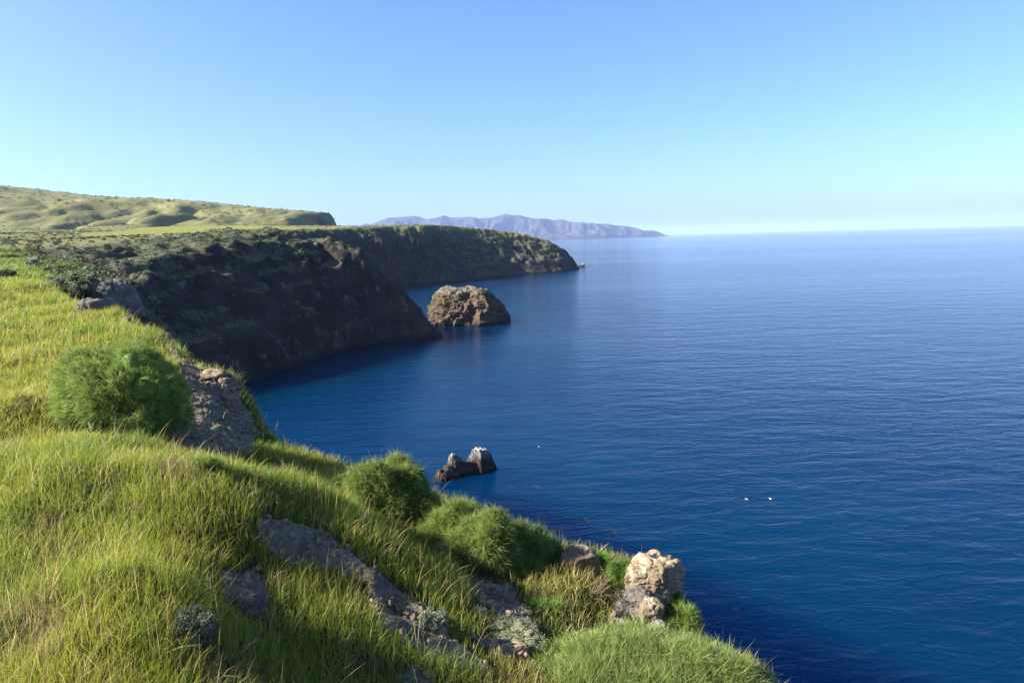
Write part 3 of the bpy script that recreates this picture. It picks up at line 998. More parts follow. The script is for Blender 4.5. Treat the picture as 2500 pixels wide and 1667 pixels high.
def dome_points(L, n, rng_):
    """points on the outside of a union of ellipsoids, with normals"""
    w = np.array([(r[0] * r[1] + r[0] * r[2] + r[1] * r[2]) for _, r in L])
    idx = rng_.choice(len(L), size=n * 2, p=w / w.sum())
    d = rng_.normal(size=(n * 2, 3))
    d /= np.linalg.norm(d, axis=1, keepdims=True)
    C = np.array([c for c, _ in L])[idx]
    Rr = np.array([r for _, r in L])[idx]
    p = C + d * Rr
    nn = d / Rr
    nn /= np.linalg.norm(nn, axis=1, keepdims=True)
    ok = p[:, 2] > 0.02
    for c, r in L:
        ok &= (((p - c) / r) ** 2).sum(1) > 0.80
    p, nn = p[ok][:n], nn[ok][:n]
    return p, nn


UPV = np.array([0, 0, 1.0])


def settle(px, py, top, ry, s_, ymin):
    """ground point under a dome whose outline in the photograph spans py..top"""
    v = ray(px, py)
    sd, cd = -v[2], math.hypot(v[0], v[1])
    q_ = hit(px, py - 0.75 * ry * sd / s_, ymin)
    s2 = (q_ - CAM) @ _f / FPX
    h = (py - 0.75 * ry * sd / s_ - top) * s2
    rz = math.sqrt(max(h * h - (ry * sd) ** 2, (0.35 * h) ** 2)) / cd
    return q_, rz




def feather_bush(px, py, wpx, top, label, seed, nl=7, col=(0.085, 0.17, 0.028), dens=1.0, group='feathery green bushes along the slope', depth=0.8, flowers=0, minrz=0.0):
    q0 = hit(px, py)
    s_ = (q0 - CAM) @ _f / FPX
    rx = wpx * s_ / 2 * 1.06
    ry = rx * depth
    q0, rz = settle(px, py, top, ry, s_, 2.0)
    rz = max(rz, minrz * rx)
    FOOT.append((q0[0], q0[1], rx * 0.85, ry * 0.85))
    r_ = np.random.default_rng(seed)
    root = obj('feathery_bush', None, loc=tuple(q0 - np.array([0, 0, 0.05])), label=label, cat='bush', group=group)
    L = lobes(rx, ry, rz, nl, r_)
    area = 2.4 * math.pi * rx * max(rz, rx)
    dist = (q0 - CAM) @ _f
    nt = int(np.clip(area * 300 * dens, 90, 5200))
    p, nn = dome_points(L, nt, r_)
    gap = fbm(p[:, 0] * 3.2 / rx + seed, p[:, 1] * 3.2 / rx, p[:, 2] * 3.2 / rx, octv=2, seed=seed + 5)
    ok_ = r_.random(len(p)) < np.clip(1.1 + 1.4 * gap, 0.4, 1)
    p, nn, gap = p[ok_], nn[ok_], gap[ok_]
    tuft = r_.uniform(0.7, 1.25, len(p)) * (1 + 0.5 * gap) * np.where(r_.random(len(p)) < 0.07, 1.7, 1.0)
    per = 28
    wl = 0.0066 * (dist / 10) ** 0.6
    Ll = np.clip(0.135 * (rx / 0.7) ** 0.2, 0.08, 0.14)
    B = np.repeat(p, per, 0)
    Nr = np.repeat(nn, per, 0)
    B = B + r_.normal(size=B.shape) * Ll * 0.22 - Nr * Ll * 0.35
    D = Nr * 0.8 + UPV * 0.2 + r_.normal(size=B.shape) * 0.6
    D /= np.linalg.norm(D, axis=1, keepdims=True)
    n = len(B)
    base = np.array(col)
    vary = np.repeat(r_.uniform(0.6, 1.4, len(p)), per)[:, None] * r_.uniform(0.8, 1.2, (n, 1))
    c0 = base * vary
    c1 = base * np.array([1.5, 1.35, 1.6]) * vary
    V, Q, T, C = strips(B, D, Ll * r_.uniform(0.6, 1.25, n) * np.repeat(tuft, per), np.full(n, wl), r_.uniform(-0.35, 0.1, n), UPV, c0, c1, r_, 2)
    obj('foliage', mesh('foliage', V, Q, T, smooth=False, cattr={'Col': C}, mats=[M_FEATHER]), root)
    # solid inner mass closing gaps in the crown, slightly darker than the plant colour
    dv, df = ico(3)
    parts = []
    iv = []; it = []; o_ = 0
    for c, r in L:
        v = dv * r * 0.56 + c
        v = v + 0.10 * rx * np.stack([fbm(v[:, 0] * 4 / rx + 7 * k, v[:, 1] * 4 / rx, v[:, 2] * 4 / rx, octv=2, seed=seed + k) for k in range(3)], 1)
        iv.append(v); it.append(df + o_); o_ += len(v)
    iv = np.concatenate(iv)
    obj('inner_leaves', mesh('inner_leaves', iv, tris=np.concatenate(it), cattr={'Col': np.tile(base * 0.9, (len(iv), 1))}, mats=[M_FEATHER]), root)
    # stems
    ps = []
    for k in range(4):
        a = r_.uniform(0, 6.28)
        e = np.array([math.cos(a) * rx * 0.5, math.sin(a) * ry * 0.5, rz * 0.55])
        v, q_ = tube([(0, 0, -0.25), e * 0.3 + (0, 0, 0.02), e], 0.05 * min(1, rx), 0.02 * min(1, rx))
        ps.append((v, q_, np.tile([0.16, 0.12, 0.08], (len(v), 1))))
    v, q_, c_ = join(ps)
    obj('stem', mesh('stem', v, q_, cattr={'Col': c_}, mats=[M_WOOD]), root)
    for k in range(flowers):
        i = r_.integers(0, len(p))
        tries = 0
        while nn[i][2] < 0.8 and tries < 60:
            i = r_.integers(0, len(p)); tries += 1
        c = p[i] + nn[i] * Ll * 0.55
        ang = np.linspace(0, 2 * math.pi, 9)[:-1]
        R1 = 0.02
        ring = c + R1 * np.stack([np.cos(ang), np.sin(ang), 0.25 * np.ones(8)], 1)
        v = np.r_[[c], ring]
        t_ = np.array([(0, 1 + a, 1 + (a + 1) % 8) for a in range(8)])
        obj('flower', mesh('flower', v, tris=t_, cattr={'Col': np.tile([0.75, 0.42, 0.02], (9, 1))}, mats=[M_SAGE]), root)
    return root


def sage_shrub(px, py, wpx, top, label, seed, col=(0.19, 0.21, 0.14), leaf=0.021, nleaf=5200, group='grey sage shrubs on the slope', name='sage_shrub', asp=0.45, nl=16, depth=0.9, twigs=True, ymin=2.0):
    q0 = hit(px, py, ymin)
    s_ = (q0 - CAM) @ _f / FPX
    rx = wpx * s_ / 2 * 0.95
    q0, rz = settle(px, py, top, rx * depth, s_, ymin)
    rz = max(rz, 0.38 * rx)
    FOOT.append((q0[0], q0[1], rx * 0.7, rx * depth * 0.7))
    r_ = np.random.default_rng(seed)
    root = obj(name, None, loc=tuple(q0 - np.array([0, 0, 0.04 * rx])), label=label, cat='shrub', group=group)
    L = lobes(rx, rx * depth, rz, nl, r_)
    p, nn = dome_points(L, nleaf, r_)
    p = p - nn * (min(rx, rz) * 0.2 * r_.random(len(p)) ** 1.5)[:, None] + r_.normal(size=p.shape) * rx * 0.02
    k = fbm(p[:, 0] * 3 / rx + seed, p[:, 1] * 3 / rx, p[:, 2] * 3 / rx, octv=2, seed=seed)
    C = np.array(col) * (1 + 0.35 * k)[:, None] * r_.uniform(0.7, 1.35, (len(p), 1))
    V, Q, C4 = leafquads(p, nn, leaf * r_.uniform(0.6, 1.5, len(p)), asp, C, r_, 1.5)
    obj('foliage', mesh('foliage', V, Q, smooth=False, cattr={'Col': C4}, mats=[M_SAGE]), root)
    dv, df = ico(2)
    iv = []; it = []; o_ = 0
    for c, r in L:
        v = dv * r * 0.55 + c
        iv.append(v); it.append(df + o_); o_ += len(v)
    iv = np.concatenate(iv)
    iv = iv + 0.06 * rx * np.stack([fbm(iv[:, 0] * 5 / rx + 7 * k_, iv[:, 1] * 5 / rx, iv[:, 2] * 5 / rx, octv=2, seed=seed + k_) for k_ in range(3)], 1)
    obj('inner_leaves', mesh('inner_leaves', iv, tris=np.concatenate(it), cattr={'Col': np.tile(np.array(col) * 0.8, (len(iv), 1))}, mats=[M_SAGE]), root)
    ps = []
    for k in range(9 if twigs else 3):
        a = r_.uniform(0, 6.28)
        rr_ = r_.uniform(0.3, 0.95)
        e = np.array([math.cos(a) * rx * rr_, math.sin(a) * rx * rr_ * depth, rz * r_.uniform(0.5, 1.08)])
        v, q_ = tube([(0, 0, -0.15 * rz - 0.05), e * 0.4 + r_.normal(size=3) * rx * 0.05, e], 0.018 * rx + 0.003, 0.004 * rx + 0.001)
        ps.append((v, q_, np.tile([0.22, 0.18, 0.13], (len(v), 1))))
    v, q_, c_ = join(ps)
    obj('stem', mesh('stem', v, q_, cattr={'Col': c_}, mats=[M_WOOD]), root)
    return root


GRN = (0.15, 0.215, 0.046)
feather_bush(305, 1082, 320, 828, 'largest round feathery green bush on the grassy slope beside the soil ledge', 255, 75, (0.165, 0.24, 0.052), 1.0)
feather_bush(948, 1292, 205, 1106, 'tall round feathery bush with the twin-peaked rock behind it', 205, 26, GRN, 1.2)
feather_bush(1115, 1358, 200, 1204, 'feathery bush between the tall round bush and the drooping one', 207, 16, GRN, 1.2)
feather_bush(1035, 1300, 120, 1205, 'small feathery bush filling the gap beside the tall round bush', 206, 10, (0.13, 0.20, 0.042), 1.2)
feather_bush(1188, 1412, 195, 1232, 'feathery bush with drooping branches in the middle of the row', 209, 20, (0.16, 0.225, 0.05), 1.3)
feather_bush(1284, 1402, 185, 1262, 'low feathery bush beside the low pale rock', 211, 18, (0.125, 0.19, 0.042), 1.2)
feather_bush(1540, 1775, 690, 1580, 'broad bright feathery bush with a few yellow flowers', 213, 36, (0.17, 0.235, 0.06), 1.15, flowers=4, minrz=0.36, depth=0.6)
feather_bush(790, 1205, 140, 1150, 'shaded feathery bush in the hollow behind the grass crest', 217, 10, GRN, 1.0)
feather_bush(495, 1152, 84, 1110, 'small mounded bright green plant at the edge of the grass', 219, 8, (0.14, 0.21, 0.035), 1.6)
feather_bush(432, 1122, 52, 1100, 'tiny bright green plant between the largest bush and the small mounded plant', 223, 4, (0.12, 0.22, 0.03), 1.6)
feather_bush(1465, 1400, 46, 1356, 'small leafy tuft between the two pale rocks', 227, 4, (0.11, 0.22, 0.03), 1.8)
feather_bush(1512, 1428, 60, 1362, 'upright green tuft against the large pale boulder', 229, 5, (0.12, 0.20, 0.04), 1.6)
feather_bush(1632, 1476, 54, 1434, 'small green tuft under the bare twig at the cliff edge', 231, 4, (0.11, 0.22, 0.03), 1.8)
feather_bush(1672, 1560, 92, 1484, 'dark green rounded bush hanging at the cliff edge', 233, 12, (0.13, 0.20, 0.04), 1.4)
feather_bush(1312, 1494, 44, 1466, 'small lobed green plant among dry grass, one of two', 235, 4, (0.13, 0.22, 0.04), 1.8)
feather_bush(1354, 1494, 44, 1468, 'small lobed green plant among dry grass, one of two', 237, 4, (0.13, 0.22, 0.04), 1.8)
feather_bush(1735, 1570, 60, 1516, 'dark green plant clinging beyond the cliff-edge bush', 239, 5, (0.06, 0.12, 0.025), 1.4)
feather_bush(640, 1088, 50, 1058, 'small dark plant at the lower end of the soil ledge', 241, 4, (0.08, 0.15, 0.025), 1.4)

sage_shrub(1085, 1375, 90, 1318, 'grey sage in sunlit grass below the row of feathery bushes', 301)
sage_shrub(1055, 1545, 95, 1485, 'grey sage at the edge of the shaded soil bank', 303)
sage_shrub(1245, 1598, 210, 1540, 'wide low grey-green sage beside the thin pale stone ledge', 305, (0.21, 0.22, 0.13), leaf=0.019, nleaf=9500, nl=30)
sage_shrub(475, 1590, 150, 1480, 'grey leafy shrub deep in the near grass', 307, (0.11, 0.13, 0.085), 0.016, 6500, nl=26)  # leaf colour darkened below the other sages to stand in for shade
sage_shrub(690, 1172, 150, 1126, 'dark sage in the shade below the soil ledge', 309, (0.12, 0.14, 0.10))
sage_shrub(1010, 1690, 130, 1632, 'grey sage at the foot of the soil bank', 311, (0.20, 0.21, 0.15))
sage_shrub(1440, 1600, 60, 1560, 'dry brownish sage behind the big feathery bush', 313, (0.20, 0.16, 0.10), 0.014, 2000)

RG = 'shrubs on the rocky ridge'
for a in ((190, 724, 165, 652, 'big dark green domed shrub on the rocky ridge', 321, (0.13, 0.16, 0.085)),
          (150, 735, 110, 694, 'low dark shrub in front of the domed ridge shrub', 323, (0.10, 0.12, 0.06)),
          (128, 704, 30, 670, 'silvery blue-green shrub standing upright on the ridge', 325, (0.24, 0.30, 0.24)),
          (148, 706, 26, 676, 'small silvery shrub beside the upright silvery one', 327, (0.22, 0.27, 0.2)),
          (80, 650, 36, 628, 'pale silvery rounded shrub above the bright grass patch', 329, (0.30, 0.34, 0.28)),
          (100, 654, 26, 641, 'small olive shrub next to the pale silvery one', 331, (0.12, 0.15, 0.05)),
          (20, 690, 62, 654, 'dark olive shrub just behind the grass crest far from the sea', 333, (0.08, 0.09, 0.05)),
          (35, 634, 70, 618, 'long dark green shrub bordering the bright grass patch', 335, (0.09, 0.11, 0.04)),
          (125, 672, 60, 650, 'brown-green shrub between grass patch and domed shrub', 337, (0.14, 0.13, 0.08)),
          (147, 662, 28, 646, 'small bright green bush behind the domed shrub', 339, (0.14, 0.20, 0.04)),
          (174, 664, 34, 648, 'bright green bush on the skyline of the ridge', 341, (0.14, 0.20, 0.04)),
          (95, 712, 90, 684, 'grey flat shrub just behind the grass crest', 343, (0.17, 0.18, 0.12)),
          (290, 722, 44, 704, 'grey-brown shrub on top of the rock outcrop', 345, (0.18, 0.17, 0.11)),
          (228, 690, 40, 668, 'pale green shrub on the seaward side of the domed shrub', 347, (0.15, 0.19, 0.09)),
          (212, 712, 44, 694, 'brown dry shrub above the blue-grey outcrop', 349, (0.17, 0.14, 0.08))):
    sage_shrub(*a[:6], col=a[6], leaf=0.13, nleaf=2200, group=RG, name='ridge_shrub', asp=0.5, twigs=False, ymin=36.0)


# ------------------------------------------------------------------ dry branches
def branch(px, py, label, seed, L=0.5, n=5, tilt=(0.4, -0.2, 0.8), col=(0.33, 0.27, 0.2), r0=0.012):
    q0 = hit(px, py)
    r_ = np.random.default_rng(seed)
    ps = []
    T0 = np.array(tilt, float)
    for k in range(n):
        d = T0 + r_.normal(size=3) * 0.35
        d /= np.linalg.norm(d)
        l_ = L * r_.uniform(0.6, 1.1)
        pts = [np.array([0, 0, -0.05])]
        for s in range(4):
            d = d + r_.normal(size=3) * 0.16
            d /= np.linalg.norm(d)
            pts.append(pts[-1] + d * l_ / 4)
        v, q_ = tube(pts, r0, r0 * 0.3, 5)
        ps.append((v, q_, np.tile(np.array(col) * r_.uniform(0.8, 1.2), (len(v), 1))))
        for s in (2, 3):
            d2 = d + r_.normal(size=3) * 0.7
            d2 /= np.linalg.norm(d2)
            v, q_ = tube([pts[s], pts[s] + d2 * l_ * 0.15, pts[s] + d2 * l_ * 0.3 + r_.normal(size=3) * 0.02], r0 * 0.5, r0 * 0.2, 4)
            ps.append((v, q_, np.tile(np.array(col) * r_.uniform(0.8, 1.2), (len(v), 1))))
    v, q_, c_ = join(ps)
    return obj('dry_branch', mesh('dry_branch', v, q_, cattr={'Col': c_}, mats=[M_WOOD]), loc=tuple(q0), label=label, cat='branch', group='dry twigs')


branch(1645, 1465, 'bare forked twig sticking out over the sea', 401, 0.32, 3, (0.9, 0.1, 0.25), (0.42, 0.36, 0.30), 0.008)
branch(1622, 1440, 'bare grey twig rising beside the large pale boulder', 403, 0.30, 2, (0.3, 0, 0.9), (0.36, 0.32, 0.28), 0.006)
branch(1440, 1455, 'brush of dry brown stems in the sunny grass', 405, 0.42, 16, (0.5, 0, 0.6), (0.20, 0.14, 0.10), 0.005)
branch(1375, 1560, 'tangle of pale dry stems by the big feathery bush', 407, 0.35, 8, (0.5, -0.1, 0.4), (0.36, 0.30, 0.22), 0.005)
branch(200, 1260, 'fallen grey twigs lying in the bright grass', 409, 0.55, 5, (0.8, 0.1, 0.25), (0.28, 0.23, 0.17), 0.006)
branch(120, 1000, 'dry branch beside the largest feathery bush', 411, 0.6, 6, (-0.3, 0, 0.7), (0.33, 0.28, 0.2), 0.008)
branch(560, 1600, 'pale stick lying in the shaded grass', 413, 0.4, 2, (0.9, 0, 0.12), (0.4, 0.36, 0.28), 0.005)


# ------------------------------------------------------------------ gulls on the water
def gull(px, py, rz, label):
    p = seapt(px, py)
    secs = [(-0.30, 0.13, 0.010, 0.008), (-0.22, 0.115, 0.045, 0.03), (-0.10, 0.09, 0.085, 0.08), (0.0, 0.085, 0.10, 0.095), (0.10, 0.10, 0.08, 0.085), (0.15, 0.16, 0.042, 0.05), (0.19, 0.20, 0.044, 0.045),
            (0.235, 0.20, 0.038, 0.036), (0.265, 0.19, 0.014, 0.014), (0.31, 0.178, 0.006, 0.008)]
    ns = 12
    V = []; C = []
    for x_, z_, ry, rz_ in secs:
        for k in range(ns):
            a = 2 * math.pi * k / ns
            V.append((x_, ry * math.cos(a), z_ + rz_ * math.sin(a)))
            grey = (0.42, 0.44, 0.47) if (math.sin(a) > 0.35 and -0.25 < x_ < 0.08) else (0.8, 0.8, 0.78)
            C.append((0.7, 0.45, 0.08) if x_ > 0.25 else ((0.06, 0.06, 0.06) if x_ < -0.28 else grey))
    Q = [(i * ns + k, i * ns + (k + 1) % ns, (i + 1) * ns + (k + 1) % ns, (i + 1) * ns + k) for i in range(len(secs) - 1) for k in range(ns)]
    Q += []
    o = obj('gull', mesh('gull', np.array(V), np.array(Q), cattr={'Col': np.array(C)}, mats=[M_GULL]), loc=(p[0], p[1], -0.02), label=label, cat='gull', group='gulls floating on the sea')
    o.rotation_euler = (0, 0, rz)
    o.scale = (0.85, 0.85, 0.85)
    return o


gull(1823, 1219, 2.9, 'white gull floating in open water, one of a pair')
gull(1881, 1218, 2.7, 'white gull floating in open water, one of a pair')
gull(1315, 1091, 0.6, 'lone white gull floating beyond the twin-peaked rock')


# ------------------------------------------------------------------ kelp
def kelp(px, py, n, spread, label, seed):
    p = seapt(px, py)
    r_ = np.random.default_rng(seed)
    ps = []
    cpos = np.zeros(3)
    for k in range(n):
        cpos = cpos + np.array([r_.normal() * 0.16, r_.normal() * 0.16, 0]) - cpos * 0.10 / np.array([spread[0] + .2, spread[1] + .2, 1])
        c = cpos.copy()
        a = r_.uniform(0, 6.28)
        l_, w_ = r_.uniform(0.45, 0.8), r_.uniform(0.07, 0.15)
        m = 6
        V = []
        for i in range(m + 1):
            t_ = i / m
            bend = a + 0.8 * (t_ - 0.5) * r_.uniform(0.5, 1)
            q_ = c + np.array([math.cos(a) * l_ * (t_ - .5) + 0.05 * math.sin(6 * t_ + k), math.sin(a) * l_ * (t_ - .5), 0.06 + 0.02 * math.sin(5 * t_ + k)])
            sd_ = np.array([-math.sin(bend), math.cos(bend), 0]) * w_ * math.sin(math.pi * (0.08 + 0.84 * t_)) / 2
            V += [q_ - sd_, q_ + sd_]
        Q = np.array([(2 * i, 2 * i + 1, 2 * i + 3, 2 * i + 2) for i in range(m)])
        ps.append((np.array(V), Q, np.tile(np.array([0.06, 0.036, 0.018]) * r_.uniform(0.6, 1.4), (2 * m + 2, 1))))
    v, q_, c_ = join(ps)
    obj('kelp', mesh('kelp', v, q_, cattr={'Col': c_}, mats=[M_KELP]), loc=(p[0], p[1], 0), label=label, cat='kelp', group='floating kelp')


kelp(1502, 1302, 42, (0.35, 1.3), 'long upright patch of brown kelp floating beyond the large boulder', 501)
kelp(1431, 1272, 16, (0.25, 0.4), 'small round patch of brown kelp farther from shore', 503)
kelp(1363, 1295, 26, (0.9, 0.6), 'loose brown kelp floating off the row of feathery bushes', 505)
kelp(1441, 1340, 22, (0.4, 0.8), 'brown kelp floating just behind the low pale rock', 507)
kelp(1790, 1487, 16, (0.7, 0.3), 'faint reddish kelp strands floating off the cliff-edge bush', 509)
kelp(1318, 1188, 10, (0.6, 0.3), 'thin dark kelp strands floating near the twin-peaked rock', 511)


# ------------------------------------------------------------------ grass
rg = np.random.default_rng(99)
dxs = np.diff(nxs); dys = np.diff(nys)
cx = (nxs[:-1] + nxs[1:]) / 2; cy = (nys[:-1] + nys[1:]) / 2
CX, CY = np.meshgrid(cx, cy)
CA = dxs[None, :] * dys[:, None]


def cellavg(A):
    return (A[:-1, :-1] + A[1:, :-1] + A[:-1, 1:] + A[1:, 1:]) / 4


CZ = cellavg(NZ); CDM = cellavg(NDM); CD1 = cellavg(ND1); CW2 = cellavg(NW2.astype(float)) > 0.5
cpx, cpy, cpw = project(np.stack([CX, CY, CZ], -1))
gzx = np.abs(NZ[:-1, 1:] - NZ[:-1, :-1]) / dxs[None, :]
gzy = np.abs(NZ[1:, :-1] - NZ[:-1, :-1]) / dys[:, None]
steep = np.sqrt(1 + gzx ** 2 + gzy ** 2)
patchn = fbm(CX / 1.1, CY / 1.1, octv=3, seed=121)
rho = np.minimum(3000, 3000 * (4.6 / np.maximum(cpw, 1)) ** 1.12)
vis = (cpw > 2.6) & (cpx > -420) & (cpx < 2150) & (cpy < 1900) & ~CW2 & (CD1 > -0.7)
dens = np.clip(1 - 1.25 * CDM, 0.05, 1) * np.clip(0.85 + 0.5 * patchn, 0.25, 1.3) * sstep(-0.7, 0.15, CD1)
rightdry = sstep(1050, 1250, cpx) * sstep(1330, 1400, cpy)
dens = dens * (1 - 0.35 * rightdry)
for fx, fy, fa, fb in FOOT:
    vis &= ((CX - fx) / max(fa, 0.02)) ** 2 + ((CY - fy) / max(fb, 0.02)) ** 2 > 0.8
lam = np.where(vis, rho * dens * CA * np.minimum(steep, 1.6), 0)
cnt = rg.poisson(lam)
tot = cnt.sum()
print('grass blades', tot)
jj, ii = np.nonzero(cnt)
rep = cnt[jj, ii]
J = np.repeat(jj, rep); I = np.repeat(ii, rep)
gx_ = nxs[I] + rg.random(len(I)) * dxs[I]
gy_ = nys[J] + rg.random(len(J)) * dys[J]
# pull the blades into small tufts
tx = np.round(gx_ / 0.11) * 0.11 + 0.05 * vn(gx_ * 9, gy_ * 9, seed=7)
ty = np.round(gy_ / 0.11) * 0.11 + 0.05 * vn(gx_ * 9 + 50, gy_ * 9, seed=8)
kk = 0.45 * (rg.random(len(I)) < 0.6)
gx_ = gx_ * (1 - kk) + tx * kk
gy_ = gy_ * (1 - kk) + ty * kk
gz_ = bilin(gx_, gy_) - 0.015
nB = len(gx_)
gw = cpw[J, I]; gpx = cpx[J, I]; gpy = cpy[J, I]; gdm = CDM[J, I]; gdry = rightdry[J, I]
hn = fbm(gx_ / 0.9, gy_ / 0.9, octv=3, seed=131)
cn = fbm(gx_ / 1.6 + 30, gy_ / 1.6, octv=3, seed=137)
tall = rg.random(nB) < 0.018
hgt = (0.225 + 0.12 * hn + 0.17 * tall) * rg.uniform(0.45, 1.3, nB) * (1 - 0.45 * gdm) * (1 - 0.28 * gdry) * (1 + 0.25 * sstep(12, 25, gw))
wid = 0.0052 * np.maximum(1, gw / 5.2) ** 0.85 * rg.uniform(0.6, 1.35, nB)
az = rg.uniform(0, 2 * math.pi, nB)
lean = np.abs(rg.normal(0.28, 0.22, nB))
ld = np.stack([np.cos(az) + 0.55, np.sin(az) + 0.1, np.zeros(nB)], 1)
ld /= np.linalg.norm(ld, axis=1, keepdims=True)
D = ld * lean[:, None] * 0.6 + UPV
D /= np.linalg.norm(D, axis=1, keepdims=True)
u = rg.random(nB)
g_deep = np.array([0.11, 0.195, 0.020]); g_yel = np.array([0.27, 0.30, 0.036]); g_straw = np.array([0.45, 0.35, 0.15]); g_olive = np.array([0.25, 0.24, 0.06])
mixy = np.clip(0.55 + 0.6 * cn + 0.5 * (u - 0.5) + 0.25 * sstep(700, 0, gpx), 0, 1)[:, None]
colr = g_deep * (1 - mixy) + g_yel * mixy
colr = colr * (1 - 0.6 * gdry[:, None]) + g_olive * 0.6 * gdry[:, None]
straw = (rg.random(nB) < (0.06 + 0.10 * gdry + 0.10 * np.clip(cn, 0, 1)))[:, None]
thatch = sstep(0.28, 0.62, fbm(gx_ / 0.75 + 70, gy_ / 0.75, octv=3, seed=141))[:, None] * 0.75
colr = colr * (1 - thatch) + np.array([0.24, 0.19, 0.085]) * thatch
lush = sstep(0.35, 0.6, fbm(gx_ / 1.3 + 11, gy_ / 1.3, octv=3, seed=143))[:, None] * 0.7
colr = colr * (1 - lush) + np.array([0.09, 0.185, 0.022]) * lush
hgt = hgt * (1 - 0.35 * thatch[:, 0]) * (1 + 0.3 * lush[:, 0])
straw = straw | tall[:, None]
colr = np.where(straw, g_straw, colr) * rg.uniform(0.75, 1.25, (nB, 1))
Vg, Qg, Tg, Cg = strips(np.stack([gx_, gy_, gz_], 1), D, hgt, wid, lean * 0.9, ld - 0.35 * UPV, colr * 0.95, colr * np.array([1.12, 1.05, 1.0]), rg, 3)
obj('grass', mesh('grass', Vg, Qg, Tg, smooth=False, cattr={'Col': Cg}, mats=[M_GRASS]), label='long fresh green grass covering the foreground slope', cat='grass', kind='stuff')

# grass on the patch behind the ridge shrubs
fgc = cellavg(fargrass)
m2 = (fgc > 0.3) & CW2 & (cpx > -200) & (cpx < 330)
cnt = rg.poisson(np.where(m2, 60 * CA * fgc, 0))
jj, ii = np.nonzero(cnt)
J = np.repeat(jj, cnt[jj, ii]); I = np.repeat(ii, cnt[jj, ii])
bx = nxs[I] + rg.random(len(I)) * dxs[I]; by = nys[J] + rg.random(len(J)) * dys[J]
nb = len(bx)
print('patch blades', nb)
az = rg.uniform(0, 6.283, nb)
ld = np.stack([np.cos(az), np.sin(az), np.zeros(nb)], 1)
D = ld * 0.3 + UPV
colr = (np.array([0.15, 0.21, 0.03]) * rg.uniform(0.75, 1.3, (nb, 1))) * (1 + 0.2 * fbm(bx / 4, by / 4, octv=2, seed=3))[:, None]
Vg, Qg, Tg, Cg = strips(np.stack([bx, by, bilin(bx, by) - 0.02], 1), D, rg.uniform(0.15, 0.4, nb), np.full(nb, 0.05), np.full(nb, 0.3), ld, colr, colr * 1.1, rg, 2)
obj('ridge_grass', mesh('ridge_grass', Vg, Qg, Tg, smooth=False, cattr={'Col': Cg}, mats=[M_GRASS]), label='bright green grass patch on the ridge behind the crest', cat='grass', kind='stuff')

# ------------------------------------------------------------------ scrub on the far slopes
rs = np.random.default_rng(17)
fdx = np.diff(fxs); fdy = np.diff(fys)
FA = fdx[None, :] * fdy[:, None]
fX = cellavg(FX); fY = cellavg(FY); fZ = cellavg(FP[..., 2]); fV = cellavg(veg); fM = cellavg(meadow); fG = cellavg(grassy); fS = cellavg(sl); fT = cellavg(FT)
qx, qy, qw = project(np.stack([fX, fY, fZ], -1))
inv = (qx > -250) & (qx < 1600) & (fZ > 3) & (fX / np.maximum(fY, 1) > -0.95)
okc = ~((fX > -62) & (fX < 26) & (fY < 95))
pn = fbm(fX / 22, fY / 22, octv=3, seed=151)


def scatter(mask, dens_, smin, smax, nq, cols, name, label, squash=0.65, zoff=0.0):
    lam = np.where(mask & inv & okc, dens_ * FA * np.sqrt(1 + fS ** 2), 0)
    cnt = rs.poisson(lam)
    jj, ii = np.nonzero(cnt)
    J = np.repeat(jj, cnt[jj, ii]); I = np.repeat(ii, cnt[jj, ii])
    n = len(I)
    print(name, n)
    a = rs.random(n)[:, None]; b = rs.random(n)[:, None]
    pos = (FP[J, I] * (1 - a) + FP[J, I + 1] * a) * (1 - b) + (FP[J + 1, I] * (1 - a) + FP[J + 1, I + 1] * a) * b
    sz = smin + (smax - smin) * rs.random(n) ** 1.7
    ci = rs.integers(0, len(cols), n)
    base = np.array(cols)[ci] * rs.uniform(0.7, 1.3, (n, 1))
    d = rs.normal(size=(n, nq, 3))
    d[..., 2] = np.abs(d[..., 2]) * 0.9 + 0.05
    d /= np.linalg.norm(d, axis=-1, keepdims=True)
    rr_ = sz[:, None, None] * rs.uniform(0.72, 1.05, (n, nq, 1))
    Pp = pos[:, None, :] + d * rr_ * np.array([1, 1, squash])
    cc = base[:, None, :] * rs.uniform(0.75, 1.25, (n, nq, 1))
    V, Q, C = leafquads(Pp.reshape(-1, 3), d.reshape(-1, 3), np.repeat(sz, nq) * rs.uniform(0.35, 0.75, n * nq), 0.7, cc.reshape(-1, 3), rs, 0.45)
    obj(name, mesh(name, V, Q, smooth=False, cattr={'Col': C}, mats=[M_SCRUB]), label=label, cat='scrub', kind='stuff')


rq = np.random.default_rng(23)
rc_ = np.argwhere(NW2 & (ND2 < 3.5) & (ND2 > -7) & (NY > 44) & (NZ > 20) & (npx > -200) & fg_keep)
rc_ = rc_[rq.integers(0, len(rc_), 420)]
cen = NP[rc_[:, 0], rc_[:, 1]]
nq = 46
szr = rq.uniform(0.3, 0.75, len(cen))
d = rq.normal(size=(len(cen), nq, 3)); d[..., 2] = np.abs(d[..., 2]); d /= np.linalg.norm(d, axis=-1, keepdims=True)
Pp = cen[:, None] + d * szr[:, None, None] * rq.uniform(0.75, 1.05, (len(cen), nq, 1)) * np.array([1, 1, 0.65])
cb = np.array([(0.10, 0.12, 0.06), (0.14, 0.12, 0.07), (0.16, 0.19, 0.12), (0.08, 0.10, 0.045)])[rq.integers(0, 4, len(cen))]
cc = cb[:, None] * rq.uniform(0.7, 1.3, (len(cen), nq, 1))
V, Q, C = leafquads(Pp.reshape(-1, 3), d.reshape(-1, 3), np.repeat(szr, nq) * rq.uniform(0.25, 0.5, len(cen) * nq), 0.6, cc.reshape(-1, 3), rq, 0.5)
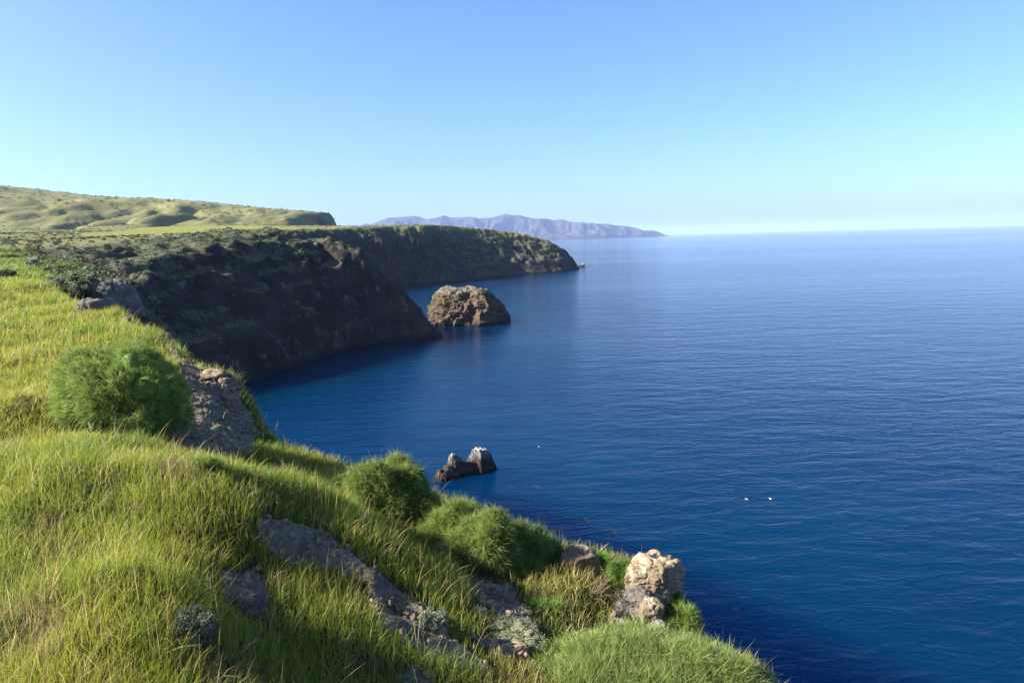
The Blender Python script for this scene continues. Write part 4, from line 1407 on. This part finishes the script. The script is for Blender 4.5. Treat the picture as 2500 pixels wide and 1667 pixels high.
obj('ridge_scrub', mesh('ridge_scrub', V, Q, smooth=False, cattr={'Col': C}, mats=[M_SCRUB]), label='low mixed scrub along the brow of the rocky ridge', cat='scrub', kind='stuff')

SG = [(0.115, 0.14, 0.08), (0.085, 0.105, 0.05), (0.14, 0.16, 0.10), (0.10, 0.105, 0.06), (0.07, 0.09, 0.04)]
scatter((fY < 460) & (fV > 0.25) & (fM < 0.5), 0.16 * np.clip(0.75 + 0.9 * pn, 0.1, 1.4) * np.clip(fV * 1.4, 0, 1) * np.where(fG > 0.3, 0.45, 1), 0.45, 1.25, 34, SG, 'cove_scrub', 'grey-green coastal scrub covering the slope above the cove')
scatter((fY >= 460) & (fY < 950) & (fV > 0.2) & (fM < 0.6), 0.055 * np.clip(0.75 + 0.9 * pn, 0.1, 1.4) * np.clip(fV * 1.5, 0, 1) * np.where(fG > 0.5, 0.25, 1), 0.7, 1.7, 16, SG, 'headland_scrub', 'dark green scrub dotting the headland brow and plateau')
scatter((fY >= 950) & (fV > 0.3), 0.0050 * np.clip(0.6 + 2.0 * pn, 0.0, 2.2), 1.2, 4.4, 12, [(0.05, 0.06, 0.03), (0.07, 0.075, 0.04), (0.045, 0.05, 0.028)], 'hill_scrub', 'dark bushes dotted over the far grassy hills')


# ------------------------------------------------------------------ haze
hb = bpy.data.materials.new('haze_air')
hb.use_nodes = True
ht = hb.node_tree
ht.nodes.clear()
ho = ht.nodes.new('ShaderNodeOutputMaterial')
hv = ht.nodes.new('ShaderNodeVolumePrincipled')
hv.inputs['Color'].default_value = (0.44, 0.61, 1.0, 1)
hv.inputs['Density'].default_value = 2.8e-5
hv.inputs['Anisotropy'].default_value = 0.0
ht.links.new(hv.outputs[0], ho.inputs['Volume'])
X0 = 95000.0
zb, zt = -22.0, 640.0
V = np.array([(-X0, -X0, zb), (X0, -X0, zb), (X0, X0, zb), (-X0, X0, zb), (-X0, -X0, zt), (X0, -X0, zt), (X0, X0, zt), (-X0, X0, zt)])
Q = np.array([(0, 3, 2, 1), (4, 5, 6, 7), (0, 1, 5, 4), (1, 2, 6, 5), (2, 3, 7, 6), (3, 0, 4, 7)])
obj('haze', mesh('haze', V, Q, smooth=False, mats=[hb]), label='thin pale sea haze filling the air', cat='haze', kind='stuff')
